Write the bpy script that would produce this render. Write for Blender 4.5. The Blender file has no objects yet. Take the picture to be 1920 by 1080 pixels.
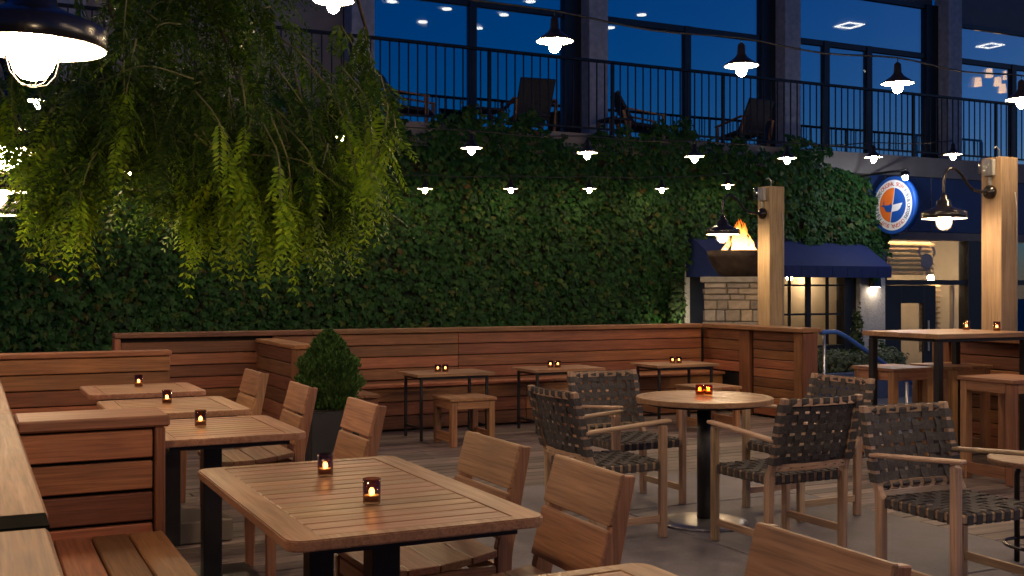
import bpy, bmesh, math, random
import numpy as np
from mathutils import Vector, Matrix
R = math.radians
random.seed(7); rng = np.random.default_rng(7)
sc = bpy.context.scene
col = sc.collection

# ------------------------------------------------------------------ camera
FPX, CH = 2080.0, 1.4
YAW = math.atan(1020 / 2080)
SN, CS = math.sin(YAW), math.cos(YAW)
cam_d = bpy.data.cameras.new('camera'); cam = bpy.data.objects.new('camera', cam_d); col.objects.link(cam)
cam.location = (0, 0, CH); cam.rotation_euler = (R(90), 0, -YAW)
cam_d.sensor_width = 36; cam_d.lens = 36 * FPX / 1920; cam_d.clip_start = .05; cam_d.clip_end = 2000
sc.camera = cam
# ------------------------------------------------------------------ sky (dusk, the sun has set)
world = bpy.data.worlds.new('World'); sc.world = world; world.use_nodes = True
wn = world.node_tree; bg = wn.nodes['Background']
sky = wn.nodes.new('ShaderNodeTexSky'); sky.sky_type = 'NISHITA'; sky.sun_disc = False
sky.sun_elevation = R(3.2); sky.sun_rotation = R(118); sky.air_density = 1.0; sky.dust_density = .6; sky.ozone_density = 8.5
wn.links.new(sky.outputs[0], bg.inputs[0]); bg.inputs[1].default_value = 0.115
# ------------------------------------------------------------------ exposure and sampling
sc.view_settings.view_transform = 'Standard'; sc.view_settings.look = 'None'
sc.view_settings.exposure = 0.35; sc.view_settings.gamma = 1.0
cy = sc.cycles
cy.use_denoising = True; cy.max_bounces = 8; cy.diffuse_bounces = 3; cy.glossy_bounces = 3
cy.transparent_max_bounces = 24; cy.sample_clamp_indirect = 2.5; cy.sample_clamp_direct = 0
cy.caustics_reflective = False; cy.caustics_refractive = False
try: cy.use_light_tree = True
except Exception: pass

# lamp radiances
L_STRING, L_BARN, L_CANDLE, L_FIRE = 390.0, 190.0, 24.0, 9.0

# ------------------------------------------------------------------ pixel helpers (measuring the place)
def onz(px, py, z):
    d = FPX * (CH - z) / (py - 540); l = (px - 960) / FPX * d
    return (d * SN + l * CS, d * CS - l * SN)
def onY(px, py, Y):
    t = (px - 960) / FPX; d = Y / (CS - t * SN)
    return (d * (SN + t * CS), CH - (py - 540) / FPX * d)
def at(px, py, d):
    l = (px - 960) / FPX * d
    return Vector((d * SN + l * CS, d * CS - l * SN, CH - (py - 540) / FPX * d))

# ------------------------------------------------------------------ materials
MATS = {}
def newmat(name):
    m = bpy.data.materials.new(name); m.use_nodes = True
    nt = m.node_tree; p = nt.nodes['Principled BSDF']
    return m, nt, p
def N(nt, typ, **kw):
    n = nt.nodes.new(typ)
    for k, v in kw.items(): setattr(n, k, v)
    return n
def ramp(nt, stops):
    r = nt.nodes.new('ShaderNodeValToRGB'); e = r.color_ramp.elements
    while len(e) < len(stops): e.new(.5)
    for i, (p, c) in enumerate(stops):
        e[i].position = p; e[i].color = (*c, 1)
    return r
def plain(name, colr, rough=.5, metal=0.0, noise=0.15, nscale=20, bump=0.0, spec=.5):
    if name in MATS: return MATS[name]
    m, nt, p = newmat(name); L = nt.links.new
    tc = N(nt, 'ShaderNodeTexCoord'); nz = N(nt, 'ShaderNodeTexNoise'); nz.inputs['Scale'].default_value = nscale
    nz.inputs['Detail'].default_value = 6
    L(tc.outputs['Object'], nz.inputs['Vector'])
    lo = tuple(c * (1 - noise) for c in colr); hi = tuple(min(1, c * (1 + noise)) for c in colr)
    rp = ramp(nt, [(.3, lo), (.7, hi)]); L(nz.outputs['Fac'], rp.inputs['Fac']); L(rp.outputs['Color'], p.inputs['Base Color'])
    p.inputs['Roughness'].default_value = rough; p.inputs['Metallic'].default_value = metal
    p.inputs['Specular IOR Level'].default_value = spec
    if bump:
        b = N(nt, 'ShaderNodeBump'); b.inputs['Strength'].default_value = bump; b.inputs['Distance'].default_value = .01
        L(nz.outputs['Fac'], b.inputs['Height']); L(b.outputs['Normal'], p.inputs['Normal'])
    MATS[name] = m; return m
WOODS = {   # dark, mid, light, roughness, per-piece variation, scale
    'teak': ((.17, .075, .032), (.34, .16, .075), (.44, .23, .115), .42, .30),
    'teaktop': ((.18, .085, .042), (.34, .175, .095), (.42, .235, .135), .36, .14),
    'ipe': ((.14, .050, .020), (.27, .102, .042), (.36, .15, .065), .45, .5),
    'cap': ((.11, .045, .020), (.19, .082, .036), (.25, .118, .056), .58, .2),
    'deck': ((.07, .050, .046), (.17, .125, .112), (.26, .20, .185), .55, .55),
    'ash': ((.33, .205, .12), (.50, .33, .20), (.60, .42, .27), .45, .16),
    'pine': ((.26, .175, .088), (.37, .265, .145), (.44, .335, .20), .6, .15),
    'louver': ((.38, .24, .12), (.55, .37, .2), (.66, .47, .28), .5, .2),
}
def wood(fam, axis):
    key = f'{fam}_{"xyz"[axis]}'
    if key in MATS: return MATS[key]
    dk, md, lt, rough, var = WOODS[fam]
    m, nt, p = newmat(key); L = nt.links.new
    tc = N(nt, 'ShaderNodeTexCoord'); oi = N(nt, 'ShaderNodeObjectInfo')
    mul = N(nt, 'ShaderNodeVectorMath', operation='SCALE'); mul.inputs[0].default_value = (37.1, 53.3, 71.7)
    L(oi.outputs['Random'], mul.inputs['Scale'])
    add = N(nt, 'ShaderNodeVectorMath', operation='ADD'); L(tc.outputs['Object'], add.inputs[0]); L(mul.outputs[0], add.inputs[1])
    mp = N(nt, 'ShaderNodeMapping'); s = [42.0] * 3; s[axis] = 1.9; mp.inputs['Scale'].default_value = s
    L(add.outputs[0], mp.inputs['Vector'])
    n1 = N(nt, 'ShaderNodeTexNoise'); n1.inputs['Scale'].default_value = 1.0; n1.inputs['Detail'].default_value = 5; n1.inputs['Distortion'].default_value = .9
    L(mp.outputs[0], n1.inputs['Vector'])
    mp2 = N(nt, 'ShaderNodeMapping'); s = [150.0] * 3; s[axis] = 5.0; mp2.inputs['Scale'].default_value = s
    L(add.outputs[0], mp2.inputs['Vector'])
    n2 = N(nt, 'ShaderNodeTexNoise'); n2.inputs['Scale'].default_value = 1.0; n2.inputs['Detail'].default_value = 2
    L(mp2.outputs[0], n2.inputs['Vector'])
    n3 = N(nt, 'ShaderNodeTexNoise'); n3.inputs['Scale'].default_value = 2.3; n3.inputs['Detail'].default_value = 3
    L(add.outputs[0], n3.inputs['Vector'])
    dk = tuple(a * .6 + b * .4 for a, b in zip(dk, md)); rp = ramp(nt, [(.26, dk), (.5, md), (.76, lt)]); L(n1.outputs['Fac'], rp.inputs['Fac'])
    # fine pores
    mx = N(nt, 'ShaderNodeMixRGB', blend_type='MULTIPLY'); mx.inputs['Fac'].default_value = .55
    rp2 = ramp(nt, [(.32, (.45, .42, .40)), (.52, (1, 1, 1))]); L(n2.outputs['Fac'], rp2.inputs['Fac'])
    L(rp.outputs['Color'], mx.inputs['Color1']); L(rp2.outputs['Color'], mx.inputs['Color2'])
    # blotches and piece-to-piece tone
    hs = N(nt, 'ShaderNodeHueSaturation')
    mr = N(nt, 'ShaderNodeMapRange'); mr.inputs['To Min'].default_value = 1 - var; mr.inputs['To Max'].default_value = 1 + var * .6
    L(oi.outputs['Random'], mr.inputs['Value'])
    mr2 = N(nt, 'ShaderNodeMapRange'); mr2.inputs['From Min'].default_value = .3; mr2.inputs['From Max'].default_value = .7
    mr2.inputs['To Min'].default_value = .82; mr2.inputs['To Max'].default_value = 1.15
    L(n3.outputs['Fac'], mr2.inputs['Value'])
    mm = N(nt, 'ShaderNodeMath', operation='MULTIPLY'); L(mr.outputs[0], mm.inputs[0]); L(mr2.outputs[0], mm.inputs[1])
    L(mm.outputs[0], hs.inputs['Value'])
    mh = N(nt, 'ShaderNodeMapRange'); mh.inputs['To Min'].default_value = .488; mh.inputs['To Max'].default_value = .512
    fr = N(nt, 'ShaderNodeMath', operation='FRACT'); mt = N(nt, 'ShaderNodeMath', operation='MULTIPLY'); mt.inputs[1].default_value = 7.31
    L(oi.outputs['Random'], mt.inputs[0]); L(mt.outputs[0], fr.inputs[0]); L(fr.outputs[0], mh.inputs['Value']); L(mh.outputs[0], hs.inputs['Hue'])
    n4 = N(nt, 'ShaderNodeTexNoise'); n4.inputs['Scale'].default_value = 5.5; n4.inputs['Detail'].default_value = 7; n4.inputs['Roughness'].default_value = .65
    L(add.outputs[0], n4.inputs['Vector'])
    wr = N(nt, 'ShaderNodeMapRange'); wr.inputs['From Min'].default_value = .48; wr.inputs['From Max'].default_value = .72; wr.inputs['To Max'].default_value = .20
    L(n4.outputs['Fac'], wr.inputs['Value'])
    lum = sum(md) / 3; gm = N(nt, 'ShaderNodeMixRGB'); L(wr.outputs[0], gm.inputs['Fac']); gm.inputs['Color2'].default_value = (lum * 1.12, lum * .92, lum * .78, 1)
    L(mx.outputs[0], gm.inputs['Color1'])
    L(gm.outputs[0], hs.inputs['Color']); L(hs.outputs[0], p.inputs['Base Color'])
    rr = N(nt, 'ShaderNodeMapRange'); rr.inputs['To Min'].default_value = rough + .12; rr.inputs['To Max'].default_value = rough - .06
    L(n1.outputs['Fac'], rr.inputs['Value']); L(rr.outputs[0], p.inputs['Roughness'])
    b = N(nt, 'ShaderNodeBump'); b.inputs['Strength'].default_value = .22; b.inputs['Distance'].default_value = .002
    ad = N(nt, 'ShaderNodeMath', operation='ADD'); L(n1.outputs['Fac'], ad.inputs[0]); L(n2.outputs['Fac'], ad.inputs[1])
    L(ad.outputs[0], b.inputs['Height']); L(b.outputs['Normal'], p.inputs['Normal'])
    MATS[key] = m; return m
def emit(name, colr, strength):
    if name in MATS: return MATS[name]
    m = bpy.data.materials.new(name); m.use_nodes = True; nt = m.node_tree
    nt.nodes.remove(nt.nodes['Principled BSDF'])
    e = N(nt, 'ShaderNodeEmission'); e.inputs[0].default_value = (*colr, 1); e.inputs[1].default_value = strength
    nt.links.new(e.outputs[0], nt.nodes['Material Output'].inputs['Surface']); MATS[name] = m; return m
def sheet_glass(name, tint, gloss, rough=.01):
    if name in MATS: return MATS[name]
    m = bpy.data.materials.new(name); m.use_nodes = True; nt = m.node_tree; L = nt.links.new
    nt.nodes.remove(nt.nodes['Principled BSDF'])
    t = N(nt, 'ShaderNodeBsdfTransparent'); t.inputs[0].default_value = (*tint, 1)
    g = N(nt, 'ShaderNodeBsdfGlossy'); g.inputs['Roughness'].default_value = rough
    if 'window' in name:
        tc = N(nt, 'ShaderNodeTexCoord'); nz = N(nt, 'ShaderNodeTexNoise'); nz.inputs['Scale'].default_value = .9; nz.inputs['Detail'].default_value = 1
        oi = N(nt, 'ShaderNodeObjectInfo'); va = N(nt, 'ShaderNodeVectorMath', operation='ADD'); vs = N(nt, 'ShaderNodeVectorMath', operation='SCALE'); vs.inputs[0].default_value = (31, 17, 23)
        L(oi.outputs['Random'], vs.inputs['Scale']); L(tc.outputs['Object'], va.inputs[0]); L(vs.outputs[0], va.inputs[1]); L(va.outputs[0], nz.inputs['Vector'])
        bp_ = N(nt, 'ShaderNodeBump'); bp_.inputs['Strength'].default_value = .12; bp_.inputs['Distance'].default_value = .03; L(nz.outputs['Fac'], bp_.inputs['Height']); L(bp_.outputs['Normal'], g.inputs['Normal'])
    fr = N(nt, 'ShaderNodeLayerWeight'); fr.inputs['Blend'].default_value = .5
    pw = N(nt, 'ShaderNodeMath', operation='POWER'); pw.inputs[1].default_value = 4.0; L(fr.outputs['Facing'], pw.inputs[0])
    mr = N(nt, 'ShaderNodeMapRange'); mr.inputs['To Min'].default_value = gloss; mr.inputs['To Max'].default_value = .95
    L(pw.outputs[0], mr.inputs['Value'])
    mx = N(nt, 'ShaderNodeMixShader'); L(mr.outputs[0], mx.inputs[0]); L(t.outputs[0], mx.inputs[1]); L(g.outputs[0], mx.inputs[2])
    L(mx.outputs[0], nt.nodes['Material Output'].inputs['Surface']); MATS[name] = m; return m
def leafmat(name, stops, trans=.35, rough=.5, spec=.3):
    m, nt, p = newmat(name); L = nt.links.new
    g = N(nt, 'ShaderNodeNewGeometry'); rp = ramp(nt, stops); L(g.outputs['Random Per Island'], rp.inputs['Fac'])
    L(rp.outputs['Color'], p.inputs['Base Color']); p.inputs['Roughness'].default_value = rough
    p.inputs['Specular IOR Level'].default_value = spec
    t = N(nt, 'ShaderNodeBsdfTranslucent'); L(rp.outputs['Color'], t.inputs[0])
    mx = N(nt, 'ShaderNodeMixShader'); mx.inputs[0].default_value = trans
    L(p.outputs[0], mx.inputs[1]); L(t.outputs[0], mx.inputs[2]); L(mx.outputs[0], nt.nodes['Material Output'].inputs['Surface'])
    MATS[name] = m; return m

M_black = plain('black_metal', (.012, .012, .014), .42, .0, .3, 30)
M_darkmetal = plain('dark_bronze_metal', (.030, .024, .020), .3, .6, .3, 20)
M_gloss_black = plain('gloss_black_enamel', (.014, .012, .012), .22, 0, .2, 8)
M_white_enamel = plain('white_enamel', (.82, .80, .76), .35, 0, .03, 5)
M_strap = plain('dark_webbing', (.064, .057, .055), .8, 0, .35, 90, .3)
def concrete():
    m, nt, p = newmat('patio_concrete'); L = nt.links.new
    tc = N(nt, 'ShaderNodeNewGeometry'); ns = []
    for sc_, de in ((.9, 5), (5, 8), (60, 3)):
        nz = N(nt, 'ShaderNodeTexNoise'); nz.inputs['Scale'].default_value = sc_; nz.inputs['Detail'].default_value = de; nz.inputs['Roughness'].default_value = .6; L(tc.outputs['Position'], nz.inputs['Vector']); ns.append(nz)
    r0 = ramp(nt, [(.35, (.110, .102, .122)), (.62, (.185, .172, .198))]); L(ns[0].outputs['Fac'], r0.inputs['Fac'])
    r1 = ramp(nt, [(.33, (.62, .60, .60)), (.55, (1, 1, 1)), (.75, (1.12, 1.1, 1.1))]); L(ns[1].outputs['Fac'], r1.inputs['Fac'])
    r2 = ramp(nt, [(.34, (.6, .6, .6)), (.46, (1, 1, 1))]); L(ns[2].outputs['Fac'], r2.inputs['Fac'])
    a = N(nt, 'ShaderNodeMixRGB', blend_type='MULTIPLY'); a.inputs['Fac'].default_value = .8; L(r0.outputs[0], a.inputs['Color1']); L(r1.outputs[0], a.inputs['Color2'])
    b = N(nt, 'ShaderNodeMixRGB', blend_type='MULTIPLY'); b.inputs['Fac'].default_value = .6; L(a.outputs[0], b.inputs['Color1']); L(r2.outputs[0], b.inputs['Color2'])
    L(b.outputs[0], p.inputs['Base Color'])
    rr = N(nt, 'ShaderNodeMapRange'); rr.inputs['To Min'].default_value = .45; rr.inputs['To Max'].default_value = .9; L(ns[1].outputs['Fac'], rr.inputs['Value']); L(rr.outputs[0], p.inputs['Roughness'])
    bu = N(nt, 'ShaderNodeBump'); bu.inputs['Strength'].default_value = .3; bu.inputs['Distance'].default_value = .006; L(ns[1].outputs['Fac'], bu.inputs['Height']); L(bu.outputs['Normal'], p.inputs['Normal'])
    return m
M_concrete = concrete()
M_colconc = plain('column_concrete', (.42, .42, .43), .8, 0, .2, 9, .3)
M_render = plain('beige_render', (.30, .26, .23), .85, 0, .12, 3)
M_stucco = plain('pebble_stucco', (.50, .48, .47), .9, 0, .5, 70, .9)
M_taupe = plain('taupe_trim', (.16, .14, .13), .6, 0, .1, 4)
M_navy = plain('navy_panel', (.012, .030, .12), .45, 0, .12, 3)
M_awning = plain('blue_awning_fabric', (.004, .016, .105), .75, 0, .18, 12, .1)
M_bluerail = plain('blue_painted_rail', (.03, .09, .36), .35, 0, .15, 10)
M_frameblk = plain('black_window_frame', (.016, .017, .022), .4, 0, .2, 6)
M_soil = plain('soil', (.03, .022, .016), .95, 0, .5, 40, .8)
M_slate = plain('slate_paving', (.10, .11, .14), .6, 0, .35, 7, .3)
M_ground = plain('street_ground', (.07, .07, .08), .85, 0, .3, 3, .2)
M_base = plain('taupe_table_base', (.20, .165, .13), .6, 0, .12, 10)
M_wallback = plain('brick_dark_wall', (.035, .032, .026), .9, 0, .4, 8)
M_bowl = plain('rusty_steel_bowl', (.055, .038, .030), .6, .3, .5, 9, .4)
M_capstone = plain('grey_capstone', (.27, .25, .22), .8, 0, .2, 10, .3)
M_pot = plain('black_planter', (.018, .018, .020), .5, 0, .2, 8)
M_bark = plain('bark', (.07, .05, .035), .9, 0, .5, 30, .8)
M_twig = plain('green_twig', (.12, .12, .035), .7, 0, .3, 30)
M_steel = plain('brushed_steel', (.45, .44, .43), .35, .9, .15, 15)
M_wax = plain('candle_wax', (.85, .78, .62), .5, 0, .05, 10)
M_cushion = plain('dark_outdoor_fabric', (.035, .038, .05), .85, 0, .3, 30)
M_cream = plain('cream_plaster', (.62, .53, .42), .8, 0, .06, 3)
M_dkint = plain('dim_interior', (.02, .02, .023), .8, 0, .15, 3)
M_wire = plain('black_cable', (.015, .015, .016), .5, 0, .2, 10)
M_sign_blue = plain('sign_blue', (.012, .075, .36), .4, 0, .06, 4)
M_sign_white = plain('sign_white', (.80, .80, .80), .45, 0, .03, 4)
M_sign_orange = plain('sign_orange', (.80, .17, .025), .45, 0, .05, 4)
M_sign_red = plain('sign_red', (.62, .07, .02), .5, 0, .05, 4)
M_sign_ink = plain('sign_ink', (.02, .03, .10), .5, 0, .05, 4)
M_plastic = plain('grey_box', (.32, .32, .33), .4, 0, .1, 8)
M_frost = plain('frosted_crab_print', (.34, .36, .40), .7, 0, .2, 30)
G_window = sheet_glass('dusk_window_glass', (.7, .75, .8), .60)
G_shop = sheet_glass('shop_window_glass', (.92, .92, .9), .06)
G_votive = sheet_glass('smoked_votive_glass', (.64, .46, .34), .05, .04)
G_amber = sheet_glass('amber_votive_glass', (.85, .42, .12), .05, .04)
G_clear = sheet_glass('clear_plastic', (.85, .87, .9), .12, .1)
E_string = emit('string_bulb_glow', (1, .70, .38), L_STRING)
E_barn = emit('barn_bulb_glow', (1, .70, .40), L_BARN)
E_ivyrow = emit('ivy_string_bulb_glow', (1, .70, .38), 115)
E_candle = emit('candle_flame', (1, .62, .22), L_CANDLE)
E_down = emit('downlight_glow', (1, .86, .66), 9)
E_lantern = emit('lantern_glow', (1, .50, .15), 6)
E_spot = emit('floodlight_glow', (.92, .96, 1), 480)
E_garden = emit('garden_light_glow', (1, .85, .5), 420)
E_sconce = emit('sconce_glow', (1, .82, .6), 60)
E_added_strip = emit('added_strip_glow', (1, .72, .40), 60)
E_room = emit('restaurant_bulb_glow', (1, .70, .40), 130)

# ------------------------------------------------------------------ mesh building
class MB:
    def __init__(s): s.v = []; s.f = []; s.sm = []
    def quadbox(s, c, size, rot=None):
        b = len(s.v)
        for dz in (-.5, .5):
            for dy in (-.5, .5):
                for dx in (-.5, .5):
                    q = Vector((dx * size[0], dy * size[1], dz * size[2]))
                    if rot is not None: q = rot @ q
                    s.v.append(tuple(Vector(c) + q))
        for q in ((0, 2, 3, 1), (4, 5, 7, 6), (0, 1, 5, 4), (2, 6, 7, 3), (0, 4, 6, 2), (1, 3, 7, 5)):
            s.f.append(tuple(b + i for i in q)); s.sm.append(False)
        return s
    def bx(s, x0, x1, y0, y1, z0, z1):
        return s.quadbox(((x0 + x1) / 2, (y0 + y1) / 2, (z0 + z1) / 2), (x1 - x0, y1 - y0, z1 - z0))
    def lathe(s, prof, n=24, c=(0, 0, 0), caps=True):
        b = len(s.v)
        for r, z in prof:
            for i in range(n):
                a = 2 * math.pi * i / n
                s.v.append((c[0] + r * math.cos(a), c[1] + r * math.sin(a), c[2] + z))
        for j in range(len(prof) - 1):
            for i in range(n):
                i2 = (i + 1) % n
                s.f.append((b + j * n + i, b + j * n + i2, b + (j + 1) * n + i2, b + (j + 1) * n + i)); s.sm.append(True)
        if caps:
            s.f.append(tuple(b + i for i in reversed(range(n)))); s.sm.append(False)
            k = b + (len(prof) - 1) * n
            s.f.append(tuple(k + i for i in range(n))); s.sm.append(False)
        return s
    def tube(s, pts, r, n=8, closed=False):
        pts = [Vector(p) for p in pts]; m = len(pts); b = len(s.v)
        up = Vector((0, 0, 1)); prev = None
        for i, p in enumerate(pts):
            if closed: t = pts[(i + 1) % m] - pts[i - 1]
            else: t = pts[min(i + 1, m - 1)] - pts[max(i - 1, 0)]
            t.normalize()
            if prev is None:
                u = t.cross(up)
                if u.length < .05: u = t.cross(Vector((1, 0, 0)))
            else:
                u = prev - t * prev.dot(t)
            u.normalize(); w = t.cross(u); prev = u
            rr = r[i] if isinstance(r, (list, tuple)) else r
            for k in range(n):
                a = 2 * math.pi * k / n
                s.v.append(tuple(p + (u * math.cos(a) + w * math.sin(a)) * rr))
        for i in range(m if closed else m - 1):
            i2 = (i + 1) % m
            for k in range(n):
                k2 = (k + 1) % n
                s.f.append((b + i * n + k, b + i * n + k2, b + i2 * n + k2, b + i2 * n + k)); s.sm.append(True)
        if not closed:
            s.f.append(tuple(b + k for k in reversed(range(n)))); s.sm.append(False)
            s.f.append(tuple(b + (m - 1) * n + k for k in range(n))); s.sm.append(False)
        return s
    def prism(s, poly, axis, a0, a1):
        """poly: list of 2-D points in the two other axes (in x,y,z order), extruded along axis from a0 to a1"""
        b = len(s.v); n = len(poly)
        for a in (a0, a1):
            for q in poly:
                p = list(q); p.insert(axis, a); s.v.append(tuple(p))
        s.f.append(tuple(b + i for i in reversed(range(n)))); s.sm.append(False)
        s.f.append(tuple(b + n + i for i in range(n))); s.sm.append(False)
        for i in range(n):
            j = (i + 1) % n
            s.f.append((b + i, b + j, b + n + j, b + n + i)); s.sm.append(False)
        return s
    def ico(s, c, r, sub=1, scale=(1, 1, 1)):
        bm = bmesh.new(); bmesh.ops.create_icosphere(bm, subdivisions=sub, radius=r); b = len(s.v)
        for v in bm.verts: s.v.append((c[0] + v.co.x * scale[0], c[1] + v.co.y * scale[1], c[2] + v.co.z * scale[2]))
        bm.verts.ensure_lookup_table()
        for f in bm.faces: s.f.append(tuple(b + v.index for v in f.verts)); s.sm.append(True)
        bm.free(); return s
    def mesh(s, name, mat, bevel=0.0):
        me = bpy.data.meshes.new(name); me.from_pydata(s.v, [], s.f)
        bm = bmesh.new(); bm.from_mesh(me)
        bmesh.ops.recalc_face_normals(bm, faces=bm.faces)
        for f, q in zip(bm.faces, s.sm): f.smooth = q
        if bevel:
            bmesh.ops.bevel(bm, geom=[e for e in bm.edges if len(e.link_faces) == 2 and e.calc_face_angle(0) > .6], offset=bevel, segments=1, affect='EDGES', clamp_overlap=True)
        bm.to_mesh(me); bm.free()
        me.materials.append(mat); return me
    def build(s, name, mat, parent=None, loc=(0, 0, 0), bevel=0.0):
        return link(name, s.mesh(name, mat, bevel), parent, loc)
def link(name, me, parent=None, loc=(0, 0, 0), rotz=0.0):
    o = bpy.data.objects.new(name, me); col.objects.link(o); o.location = loc
    if rotz: o.rotation_euler = (0, 0, rotz)
    if parent: o.parent = parent
    return o
BOXES = {}
def board(parent, name, x0, x1, y0, y1, z0, z1, mat, bevel=.003):
    """one piece (board, slat, plank, post); its mesh is shared with alike pieces"""
    sx, sy, sz = x1 - x0, y1 - y0, z1 - z0
    if isinstance(mat, str):
        d = [sx, sy, sz]; mat = wood(mat, d.index(max(d)))
    key = (round(sx, 4), round(sy, 4), round(sz, 4), mat.name, bevel)
    if key not in BOXES:
        BOXES[key] = MB().quadbox((0, 0, 0), (sx, sy, sz)).mesh(name, mat, min(bevel, .3 * min(sx, sy, sz)))
    return link(name, BOXES[key], parent, ((x0 + x1) / 2, (y0 + y1) / 2, (z0 + z1) / 2))
def tag(o, label=None, cat=None, group=None, kind=None):
    if label: o['label'] = label
    if cat: o['category'] = cat
    if group: o['group'] = group
    if kind: o['kind'] = kind
    return o
def thing(name, label, cat, loc=(0, 0, 0), rotz=0.0, group=None):
    o = link(name, None, None, loc, rotz); return tag(o, label, cat, group)
def dup(root, loc, rotz, label, group=None):
    r = root.copy(); col.objects.link(r); r.location = loc; r.rotation_euler = (0, 0, rotz); r['label'] = label
    if group: r['group'] = group
    for ch in root.children:
        c = ch.copy(); col.objects.link(c); c.parent = r
        for g in ch.children:
            d = g.copy(); col.objects.link(d); d.parent = c
    return r
def arrays_mesh(name, verts, faces, mat, smooth=False):
    me = bpy.data.meshes.new(name); nf, k = faces.shape
    me.vertices.add(len(verts)); me.vertices.foreach_set('co', np.asarray(verts, np.float32).ravel())
    me.loops.add(nf * k); me.loops.foreach_set('vertex_index', faces.astype(np.int32).ravel())
    me.polygons.add(nf); me.polygons.foreach_set('loop_start', np.arange(0, nf * k, k, dtype=np.int32))
    if smooth: me.polygons.foreach_set('use_smooth', np.ones(nf, bool))
    me.update(); me.validate(); me.materials.append(mat); return me
def smooth_path(pts, n=6):
    """Catmull-Rom through pts"""
    P = [Vector(p) for p in pts]; P = [P[0] * 2 - P[1]] + P + [P[-1] * 2 - P[-2]]; out = []
    for i in range(1, len(P) - 2):
        for k in range(n):
            t = k / n; a, b, c, d = P[i - 1], P[i], P[i + 1], P[i + 2]
            out.append(.5 * ((2 * b) + (c - a) * t + (2 * a - 5 * b + 4 * c - d) * t * t + (3 * b - a - 3 * c + d) * t ** 3))
    out.append(P[-2]); return out

# ================================================================== THE SETTING
STREET = -.45
g = MB().bx(-120, 160, -120, 160, STREET - .1, STREET).build('ground', M_ground); tag(g, kind='structure')
# slate pavers on the walk beyond the steps
walk = MB().bx(7.95, 22, 2.0, 15.3, STREET + .002, STREET + .012).build('pavement', plain('paver_joint', (.05, .055, .07), .8)); tag(walk, kind='structure')
for i in range(9):
    for j in range(10):
        x0 = 9.35 + i * .62 + (.31 if j % 2 else 0); y0 = 8.2 + j * .62
        board(walk, 'paver', x0, x0 + .60, y0, y0 + .60, STREET + .006, STREET + .024 + random.uniform(0, .004), M_slate, .004)
# deck: one object per plank, running along the ivy wall
deck = MB().bx(-.9, 7.95, .2, 10.9, STREET + .01, -.045).build('deck_floor', plain('deck_shadow_gap', (.008, .007, .007), .9)); tag(deck, kind='structure')
CX0, CX1, CY1 = 2.2, 5.13, 7.0
y = 1.05; PW = .138
while y < 10.42:
    segs = [(-.4, 7.93)] if y + PW > CY1 + .01 else [(-.4, CX0 - .004), (CX1 + .004, 7.93)]
    for a, b in segs:
        x = a; first = True
        while x < b - .01:
            ln = random.uniform(2.2, 3.6) if not first else random.uniform(.9, 3.4); first = False
            x2 = x + ln
            if b - x2 < .8: x2 = b
            board(deck, 'plank', x, x2 - .004, y, y + PW - .007, -.042, -.004 + random.uniform(-.003, .002), 'deck', .004)
            x = x2
    y += PW
# concrete pad cast in panels
pad = MB().bx(CX0, CX1, .6, CY1, -.044, -.03).build('concrete_pad', plain('joint_dark', (.04, .038, .038), .9)); tag(pad, kind='structure')
for a, b in ((CX0, 3.68), (3.686, CX1)):
    for c, d in ((.6, 3.9), (3.906, 5.95), (5.956, CY1)):
        board(pad, 'slab', a + .003, b - .003, c + .003, d - .003, -.035, -.001, M_concrete, .006)

# ---------------------------------------------------------------- balcony building behind the ivy
IVY_Y = 16.0
bl = thing('balcony_building', 'building with glazed upper floor and concrete columns above the ivy wall', 'building', (0, IVY_Y, STREET))
def B(name, x0, x1, y0, y1, z0, z1, m, bev=.0, parent=bl):
    return board(parent, name, x0, x1, y0 - IVY_Y, y1 - IVY_Y, z0 - STREET, z1 - STREET, m, bev)
B('wall', -6, 11.22, IVY_Y + .05, IVY_Y + .5, STREET, 3.58, M_wallback)
B('wall', 11.221, 15.9, IVY_Y + .06, IVY_Y + .5, 2.36, 3.58, M_wallback)
slab = B('slab', -6, 30, IVY_Y + .02, 24, 3.585, 3.97, plain('slab_concrete', (.20, .185, .18), .85, 0, .15, 2, .1))
FY = 18.3   # glazing plane
cols = [-3.4 - 4.6, -3.4, 1.19, 5.78, 10.38, 15.0, 19.62, 24.2]
for cx in cols[1:]:
    B('column', cx, cx + .41, 17.9, 18.32, 3.972, 9.2, M_colconc, .01)
B('wall', -6, 5.77, FY + .03, FY + .3, 3.972, 9.2, M_render)
B('lintel', 5.78, 19.6, FY + .06, FY + .4, 7.76, 9.2, M_taupe)
B('lintel', 20.04, 28, FY + .06, FY + .4, 7.46, 9.2, M_taupe)
def frame(x0, x1, z0, z1, y0=FY - .06, y1=FY + .06): return B('frame', x0, x1, y0, y1, z0, z1, M_frameblk, .004)
def pane(x0, x1, z0, z1, g=G_window): return B('pane', x0, x1, FY - .012, FY + .012, z0, z1, g)
bays = [(6.19, 10.38, [8.16], 6.54, 7.75), (10.79, 15.0, [12.83], 6.54, 7.75), (15.41, 19.62, [16.4, 17.6], 6.6, 7.75), (20.03, 24.2, [22.1], 6.6, 7.45)]
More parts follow.
